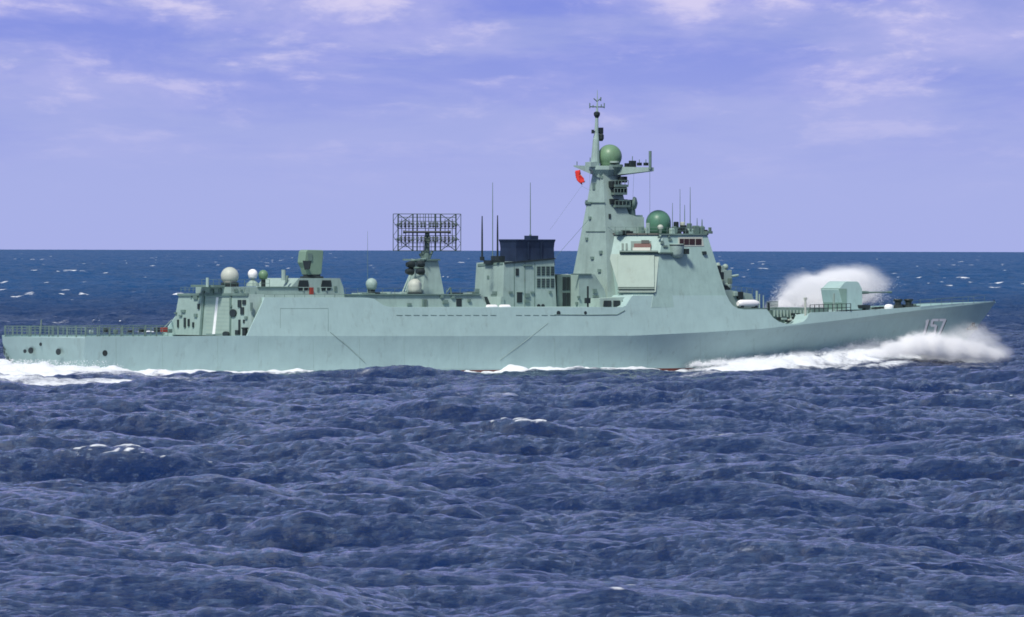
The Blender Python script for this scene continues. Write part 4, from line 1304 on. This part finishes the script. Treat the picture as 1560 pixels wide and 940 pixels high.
# ripples
r1 = tnoise(1.3, 6, 0.68, (0.9, 1.2, 1)); r2 = tnoise(3.5, 4, 0.65, (0.9, 1.2, 1), (4, 7, 1)); r3 = tnoise(0.16, 3, 0.55, (0.8, 1.3, 1))
b1 = mnode(t, 'ShaderNodeBump'); b1.inputs['Strength'].default_value = 0.85; b1.inputs['Distance'].default_value = 0.55
t.links.new(r1, b1.inputs['Height'])
b2 = mnode(t, 'ShaderNodeBump'); b2.inputs['Strength'].default_value = 0.8; b2.inputs['Distance'].default_value = 0.18
t.links.new(r2, b2.inputs['Height']); t.links.new(b1.outputs[0], b2.inputs['Normal'])
b3 = mnode(t, 'ShaderNodeBump'); b3.inputs['Strength'].default_value = 0.6; b3.inputs['Distance'].default_value = 1.0
t.links.new(r3, b3.inputs['Height']); t.links.new(b2.outputs[0], b3.inputs['Normal'])


def vec_noise(scale, detail, rough, sc3, amp, loc):
    m_ = mnode(t, 'ShaderNodeMapping'); m_.inputs['Scale'].default_value = sc3; m_.inputs['Location'].default_value = loc
    m_.inputs['Rotation'].default_value = (0, 0, 0.25)
    t.links.new(geo.outputs['Position'], m_.inputs[0])
    n_ = mnode(t, 'ShaderNodeTexNoise'); n_.inputs['Scale'].default_value = scale; n_.inputs['Detail'].default_value = detail
    n_.inputs['Roughness'].default_value = rough; n_.inputs['Distortion'].default_value = 0.5
    t.links.new(m_.outputs[0], n_.inputs['Vector'])
    a_ = mnode(t, 'ShaderNodeVectorMath', operation='SUBTRACT'); t.links.new(n_.outputs['Color'], a_.inputs[0]); a_.inputs[1].default_value = (0.5, 0.5, 0.5)
    b_ = mnode(t, 'ShaderNodeVectorMath', operation='MULTIPLY'); t.links.new(a_.outputs[0], b_.inputs[0]); b_.inputs[1].default_value = (amp, amp, 0)
    return b_.outputs[0]


acc_n = b3.outputs[0]
for args in ((0.9, 7, 0.74, (1.25, 0.5, 1), 1.6, (0, 0, 0)), (0.14, 5, 0.65, (1.2, 0.25, 1), 1.7, (3, 8, 2)), (0.035, 4, 0.65, (1.2, 0.15, 1), 0.9, (6, 1, 2))):
    v_ = mnode(t, 'ShaderNodeVectorMath', operation='ADD'); t.links.new(acc_n, v_.inputs[0]); t.links.new(vec_noise(*args), v_.inputs[1])
    acc_n = v_.outputs[0]
nn = mnode(t, 'ShaderNodeVectorMath', operation='NORMALIZE'); t.links.new(acc_n, nn.inputs[0])
t.links.new(nn.outputs[0], p.inputs['Normal'])
# waves too small for the mesh far out are carried by the surface's roughness
ln = mnode(t, 'ShaderNodeVectorMath', operation='LENGTH'); t.links.new(geo.outputs['Position'], ln.inputs[0])
rr = mnode(t, 'ShaderNodeMapRange', interpolation_type='SMOOTHSTEP')
for i_, v_ in enumerate((700.0, 2200.0, 0.04, 0.44)): rr.inputs[i_ + 1].default_value = v_
t.links.new(ln.outputs['Value'], rr.inputs[0])
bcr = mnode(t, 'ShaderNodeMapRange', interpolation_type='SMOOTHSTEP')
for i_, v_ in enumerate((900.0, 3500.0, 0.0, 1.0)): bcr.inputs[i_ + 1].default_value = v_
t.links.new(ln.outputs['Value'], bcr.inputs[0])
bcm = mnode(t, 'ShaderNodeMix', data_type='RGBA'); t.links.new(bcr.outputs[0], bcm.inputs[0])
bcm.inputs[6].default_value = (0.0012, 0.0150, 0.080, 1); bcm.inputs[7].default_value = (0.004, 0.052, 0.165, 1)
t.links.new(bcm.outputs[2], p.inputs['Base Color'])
rs = tnoise(0.02, 4, 0.6, (0.5, 0.25, 1), (9, 1, 0))
t.links.new(tm_('MULTIPLY', rr.outputs[0], tm_('ADD', tm_('MULTIPLY', rs, 0.8), 0.6)), p.inputs['Roughness'])
p.inputs['Specular Tint'].default_value = (0.73, 1.0, 0.87, 1)
p.inputs['IOR'].default_value = 1.333
fn = tm_('ADD', tm_('MULTIPLY', tnoise(0.9, 7, 0.72, (1, 1, 1), (2, 2, 2)), 0.75), tm_('MULTIPLY', tnoise(3.5, 5, 0.7), 0.35))
fm_ = tm_('ADD', tm_('MULTIPLY', fo.outputs['Fac'], 1.10), tm_('SUBTRACT', fn, 1.02))
mrn = mnode(t, 'ShaderNodeMapRange', interpolation_type='SMOOTHSTEP'); mrn.inputs[1].default_value = 0.0; mrn.inputs[2].default_value = 0.46
t.links.new(fm_, mrn.inputs[0])
fd = mnode(t, 'ShaderNodeBsdfPrincipled'); fd.inputs['Base Color'].default_value = (0.72, 0.75, 0.79, 1); fd.inputs['Roughness'].default_value = 0.8
fbp = mnode(t, 'ShaderNodeBump'); fbp.inputs['Strength'].default_value = 0.7; fbp.inputs['Distance'].default_value = 0.35
t.links.new(fn, fbp.inputs['Height']); t.links.new(fbp.outputs[0], fd.inputs['Normal'])
mxs = mnode(t, 'ShaderNodeMixShader')
# grey-blue crest colour: sky glints painted in, along with bubbles and old foam, broken up finely
fi = mnode(t, 'ShaderNodeAttribute', attribute_name='glint_foam')
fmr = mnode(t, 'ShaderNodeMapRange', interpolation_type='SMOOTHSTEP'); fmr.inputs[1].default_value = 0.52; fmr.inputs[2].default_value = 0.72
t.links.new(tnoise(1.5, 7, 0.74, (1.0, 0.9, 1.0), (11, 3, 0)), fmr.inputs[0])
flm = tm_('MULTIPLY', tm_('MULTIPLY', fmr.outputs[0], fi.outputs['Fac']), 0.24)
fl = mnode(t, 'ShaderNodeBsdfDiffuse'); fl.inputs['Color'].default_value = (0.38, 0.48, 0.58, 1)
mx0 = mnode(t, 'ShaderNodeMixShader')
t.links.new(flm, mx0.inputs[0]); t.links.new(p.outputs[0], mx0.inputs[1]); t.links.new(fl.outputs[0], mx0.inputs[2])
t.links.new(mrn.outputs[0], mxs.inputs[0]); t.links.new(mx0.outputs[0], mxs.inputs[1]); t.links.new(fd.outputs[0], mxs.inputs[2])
t.links.new(mxs.outputs[0], t.nodes['Material Output'].inputs['Surface'])
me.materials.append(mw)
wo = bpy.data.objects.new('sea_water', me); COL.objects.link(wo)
wo['kind'] = 'structure'
wo['label'] = 'deep blue open sea with short choppy waves and scattered foam'

# ------------------------------------------------------------------ spray thrown up by the bow
def spray_volume(name, pts, radii, dens, label, nscale=0.35, thr=0.42, soft=0.30, amp=2.4):
    """pts: centreline points in ship coordinates; a lumpy hull mesh round them filled with mist"""
    import bmesh
    bm = bmesh.new()
    P = [Vector(q_) for q_ in pts]
    for p_, r_ in zip(P, radii):
        bmesh.ops.create_icosphere(bm, subdivisions=3, radius=1.0, matrix=Matrix.Translation(fr_ @ p_) @ Matrix.Rotation(HEAD, 4, 'Z') @ Matrix.Diagonal((r_[0], r_[1], r_[2], 1)))
    me_ = bpy.data.meshes.new(name); bm.to_mesh(me_); bm.free()
    o = bpy.data.objects.new(name, me_); COL.objects.link(o)
    rm = o.modifiers.new('merge', 'REMESH'); rm.mode = 'VOXEL'; rm.voxel_size = 0.6
    m_ = bpy.data.materials.new(name + '_mist'); m_.use_nodes = True
    tt = m_.node_tree; tt.nodes.clear()
    o_ = tt.nodes.new('ShaderNodeOutputMaterial'); v_ = tt.nodes.new('ShaderNodeVolumePrincipled')
    v_.inputs['Color'].default_value = (1.0, 1.0, 1.0, 1); v_.inputs['Anisotropy'].default_value = -0.35
    tt.links.new(v_.outputs[0], o_.inputs['Volume'])
    g_ = tt.nodes.new('ShaderNodeNewGeometry')
    # soft falloff: sum of gaussian-like blobs
    acc = None
    for p_, r_ in zip(P, radii):
        mp_ = tt.nodes.new('ShaderNodeMapping'); mp_.vector_type = 'TEXTURE'
        mp_.inputs['Location'].default_value = fr_ @ p_; mp_.inputs['Rotation'].default_value = (0, 0, HEAD)
        mp_.inputs['Scale'].default_value = r_
        tt.links.new(g_.outputs['Position'], mp_.inputs[0])
        ln_ = tt.nodes.new('ShaderNodeVectorMath'); ln_.operation = 'LENGTH'; tt.links.new(mp_.outputs[0], ln_.inputs[0])
        mr_ = tt.nodes.new('ShaderNodeMapRange'); mr_.interpolation_type = 'SMOOTHSTEP'
        mr_.inputs[1].default_value = 1.0; mr_.inputs[2].default_value = 0.25
        tt.links.new(ln_.outputs['Value'], mr_.inputs[0])
        if acc is None: acc = mr_.outputs[0]
        else:
            a_ = tt.nodes.new('ShaderNodeMath'); a_.operation = 'MAXIMUM'
            tt.links.new(acc, a_.inputs[0]); tt.links.new(mr_.outputs[0], a_.inputs[1]); acc = a_.outputs[0]
    mpn = tt.nodes.new('ShaderNodeMapping'); mpn.vector_type = 'TEXTURE'; mpn.inputs['Rotation'].default_value = (0, math.radians(28), HEAD)
    mpn.inputs['Scale'].default_value = (2.2, 1, 0.9)
    tt.links.new(g_.outputs['Position'], mpn.inputs[0])
    nz = tt.nodes.new('ShaderNodeTexNoise'); nz.inputs['Scale'].default_value = nscale; nz.inputs['Detail'].default_value = 6; nz.inputs['Roughness'].default_value = 0.68; nz.inputs['Distortion'].default_value = 0.4
    tt.links.new(mpn.outputs[0], nz.inputs['Vector'])
    # density = smoothstep(falloff + noise)
    ad = tt.nodes.new('ShaderNodeMath'); ad.operation = 'MULTIPLY_ADD'; ad.inputs[1].default_value = amp
    tt.links.new(nz.outputs[0], ad.inputs[0]); tt.links.new(acc, ad.inputs[2])
    m2 = tt.nodes.new('ShaderNodeMapRange'); m2.interpolation_type = 'SMOOTHSTEP'
    m2.inputs[1].default_value = amp * thr + 0.05; m2.inputs[2].default_value = amp * thr + 0.05 + soft * 2.0; m2.inputs[4].default_value = dens
    tt.links.new(ad.outputs[0], m2.inputs[0])
    mm = tt.nodes.new('ShaderNodeMath'); mm.operation = 'MULTIPLY'
    tt.links.new(m2.outputs[0], mm.inputs[0]); tt.links.new(acc, mm.inputs[1])
    tt.links.new(mm.outputs[0], v_.inputs['Density'])
    me_.materials.append(m_)
    o['kind'] = 'stuff'; o['label'] = label
    return o


def at_s(px, py, b): return hit(px, py, YP(b))


# near side, below the number and round the stem
pts = [at_s(1335, 538, 8.6), at_s(1362, 532, 8.6), at_s(1392, 526, 8.4), at_s(1418, 525, 7.8), at_s(1448, 530, 7.0), at_s(1478, 534, 6.0), at_s(1505, 540, 5.0)]
rad = [(3.2, 1.6, 0.9), (3.4, 1.8, 1.5), (3.8, 2.0, 2.1), (4.0, 2.0, 2.3), (4.2, 2.2, 2.1), (4.2, 2.2, 1.8), (3.6, 2.0, 1.3)]
spray_volume('bow_spray', pts, rad, 2.6, 'white spray bursting up along the near side of the bow below the hull number', 1.5, 0.50, 0.22, 4.0)
pts = [at_s(1440, 524, 7.5), at_s(1472, 518, 6.5), at_s(1498, 524, 5.5), at_s(1520, 538, 4.5), at_s(1400, 520, 8.0), at_s(1488, 512, 5.5)]
rad = [(4.8, 2.0, 2.6), (4.8, 2.0, 3.2), (4.4, 2.0, 2.9), (3.6, 2.0, 1.8), (4.0, 1.2, 2.2), (3.6, 1.6, 2.4)]
spray_volume('bow_mist', pts, rad, 0.30, 'thin veil of spray hanging round the stem above the denser bow splash', 1.1, 0.46, 0.35, 3.5)
# far side, blown up beyond the foredeck
pts = [at_s(1190, 468, -15), at_s(1212, 455, -15), at_s(1235, 440, -16), at_s(1262, 440, -16), at_s(1240, 430, -16), at_s(1270, 428, -17), at_s(1296, 422, -17), at_s(1240, 462, -14), at_s(1285, 444, -15)]
rad = [(3.0, 3, 1.6), (3.6, 3, 2.3), (4.2, 3, 2.8), (5.0, 3, 2.8), (3.8, 3, 1.6), (4.6, 3, 2.2), (4.6, 3, 1.6), (6.0, 4, 2.8), (6.0, 3, 2.4)]
spray_volume('wind_blown_spray', pts, rad, 0.65, 'dense white spray blowing up beyond the foredeck and main gun', 0.8, 0.49, 0.30, 3.4)
pts = [at_s(1285, 428, -17), at_s(1308, 420, -17), at_s(1324, 432, -18), at_s(1300, 444, -17), at_s(1225, 442, -15)]
rad = [(6, 4, 3.0), (5.4, 3, 2.2), (5.0, 3, 2.4), (6, 3, 2.6), (5.5, 3, 3.4)]
spray_volume('spray_veil', pts, rad, 0.30, 'thin end of the spray plume drifting beyond the gun barrel', 0.8, 0.44, 0.35, 3.2)

# flying drops: jets of separate water drops thrown clear of the foam
rng = np.random.default_rng(3)
oct_v = np.array([(1, 0, 0), (-1, 0, 0), (0, 1, 0), (0, -1, 0), (0, 0, 1), (0, 0, -1)], np.float32)
oct_f = np.array([(0, 2, 4), (2, 1, 4), (1, 3, 4), (3, 0, 4), (2, 0, 5), (1, 2, 5), (3, 1, 5), (0, 3, 5)])


def drop_mesh(name, P, Rr, label):
    """P: n x 3 ship coordinates; Rr: n radii"""
    P = np.asarray(P, np.float64); Rr = np.asarray(Rr)
    w = np.empty_like(P)
    w[:, 0] = P[:, 0] * ca - P[:, 1] * sa + SHIP_O[0]; w[:, 1] = P[:, 0] * sa + P[:, 1] * ca + SHIP_O[1]; w[:, 2] = P[:, 2]
    jit = 1 + 0.5 * (rng.random((len(P), 6, 1)) - 0.5)
    V = (w[:, None, :] + oct_v[None] * Rr[:, None, None] * jit).reshape(-1, 3).astype(np.float32)
    Fc = (oct_f[None] + (np.arange(len(P)) * 6)[:, None, None]).reshape(-1, 3).astype(np.int32)
    m = bpy.data.meshes.new(name)
    m.vertices.add(len(V)); m.vertices.foreach_set('co', V.ravel())
    m.loops.add(Fc.size); m.loops.foreach_set('vertex_index', Fc.ravel())
    m.polygons.add(len(Fc)); m.polygons.foreach_set('loop_start', np.arange(0, Fc.size, 3, dtype=np.int32))
    m.update(calc_edges=True)
    m.materials.append(M_DROP)
    o = bpy.data.objects.new(name, m); COL.objects.link(o)
    o['kind'] = 'stuff'; o['label'] = label
    return o


M_DROP, _t, _p = new_mat('drop_water'); _p.inputs['Base Color'].default_value = (0.90, 0.92, 0.95, 1); _p.inputs['Roughness'].default_value = 0.45


def jets(n, start, vel, npt, spread, grav=1.0):
    """ballistic jets: start() and vel() give each jet its origin and velocity; drops scatter more and thin out along it"""
    PP = []; RR = []
    for _ in range(n):
        p0 = np.array(start()); v = np.array(vel(p0)); k = int(npt * rng.uniform(0.4, 1.6))
        tt = rng.random(k) ** 1.25
        q_ = p0[None] + v[None] * tt[:, None]
        q_[:, 2] -= grav * 0.5 * np.linalg.norm(v) * tt ** 2
        q_ += rng.normal(size=(k, 3)) * (spread * (0.25 + tt))[:, None]
        PP.append(q_); RR.append(rng.uniform(0.018, 0.06, k) * (1.2 - 0.6 * tt))
    return np.concatenate(PP), np.concatenate(RR)


def wl_y(x): return ywl(UC + (x - UC) * (LOA - UC) / (145.5 - UC)) if 100 < x < 145 else (ywl(x) if x <= 100 else 0.0)


# along the near bow wave: short licks thrown aft and outboard
def st1():
    x = rng.uniform(96, 132); return (x, -(wl_y(x) + 0.6 + abs(rng.normal(0, 1.0))), float(np.interp(x, [96, 104, 112, 122, 132], [0.1, 0.5, 1.1, 1.5, 1.8])))
P1, R1 = jets(500, st1, lambda p0: (rng.uniform(-2.5, 0.5), -rng.uniform(0.3, 2.0), rng.uniform(0.3, 1.3)), 45, 0.22)
# the fan at the stem: jets radiating up, outboard and forward
def st2():
    x = rng.uniform(123, 143); return (x, -(wl_y(x) + 0.5), rng.uniform(0.2, 1.4))
def v2(p0):
    f = (p0[0] - 123) / 20
    return (rng.normal(-0.5 + 4.5 * f ** 2, 1.6), -rng.uniform(0.5, 3.0), rng.uniform(1.0, 3.4) * (0.7 + 0.5 * math.sin(f * 3)))
P2, R2 = jets(1500, st2, v2, 120, 0.30, 0.75)
x3 = np.minimum(rng.normal(146.5, 2.6, 5000), 152.5); P3 = np.stack([x3, rng.normal(-2.0, 1.5, 5000), 0.1 + abs(rng.normal(0, 1.1, 5000)) * np.clip((154 - x3) / 8, 0.1, 1)], 1); R3 = rng.uniform(0.02, 0.06, 5000)
drop_mesh('bow_drops', np.concatenate([P1, P2, P3]), np.concatenate([R1, R2, R3]), 'ragged jets of white water drops thrown out along the near side of the bow')
# beyond the foredeck: jets driven up and forward from the far side
def st4():
    f = rng.random() ** 0.8
    a = hit(1180 + 110 * f, 474 - 14 * f, YP(-15)); return (a[0], a[1] + rng.normal(0, 1.0), a[2] - 0.3)
def v4(p0):
    f = rng.random(); return (rng.uniform(1.0, 8.0), rng.uniform(-1, 2), rng.uniform(1.6, 5.6))
P4, R4 = jets(1150, st4, v4, 120, 0.34, 0.35)
lim = 6.9 + np.clip((P4[:, 0] - 112) * 0.62, 0, 6.3) + rng.normal(0, 0.5, len(P4))
keep = P4[:, 2] < lim
drop_mesh('wind_blown_drops', P4[keep], R4[keep] * 1.1, 'streaks of white water drops flung up beyond the foredeck')
# stern wash
n5 = 5000
P5 = np.stack([rng.uniform(-14, 4, n5), rng.uniform(-12, 9, n5), 0.3 + 1.1 * rng.random(n5) ** 2.2], 1)
drop_mesh('stern_drops', P5, rng.uniform(0.02, 0.06, n5), 'small white drops above the churned water at the stern')
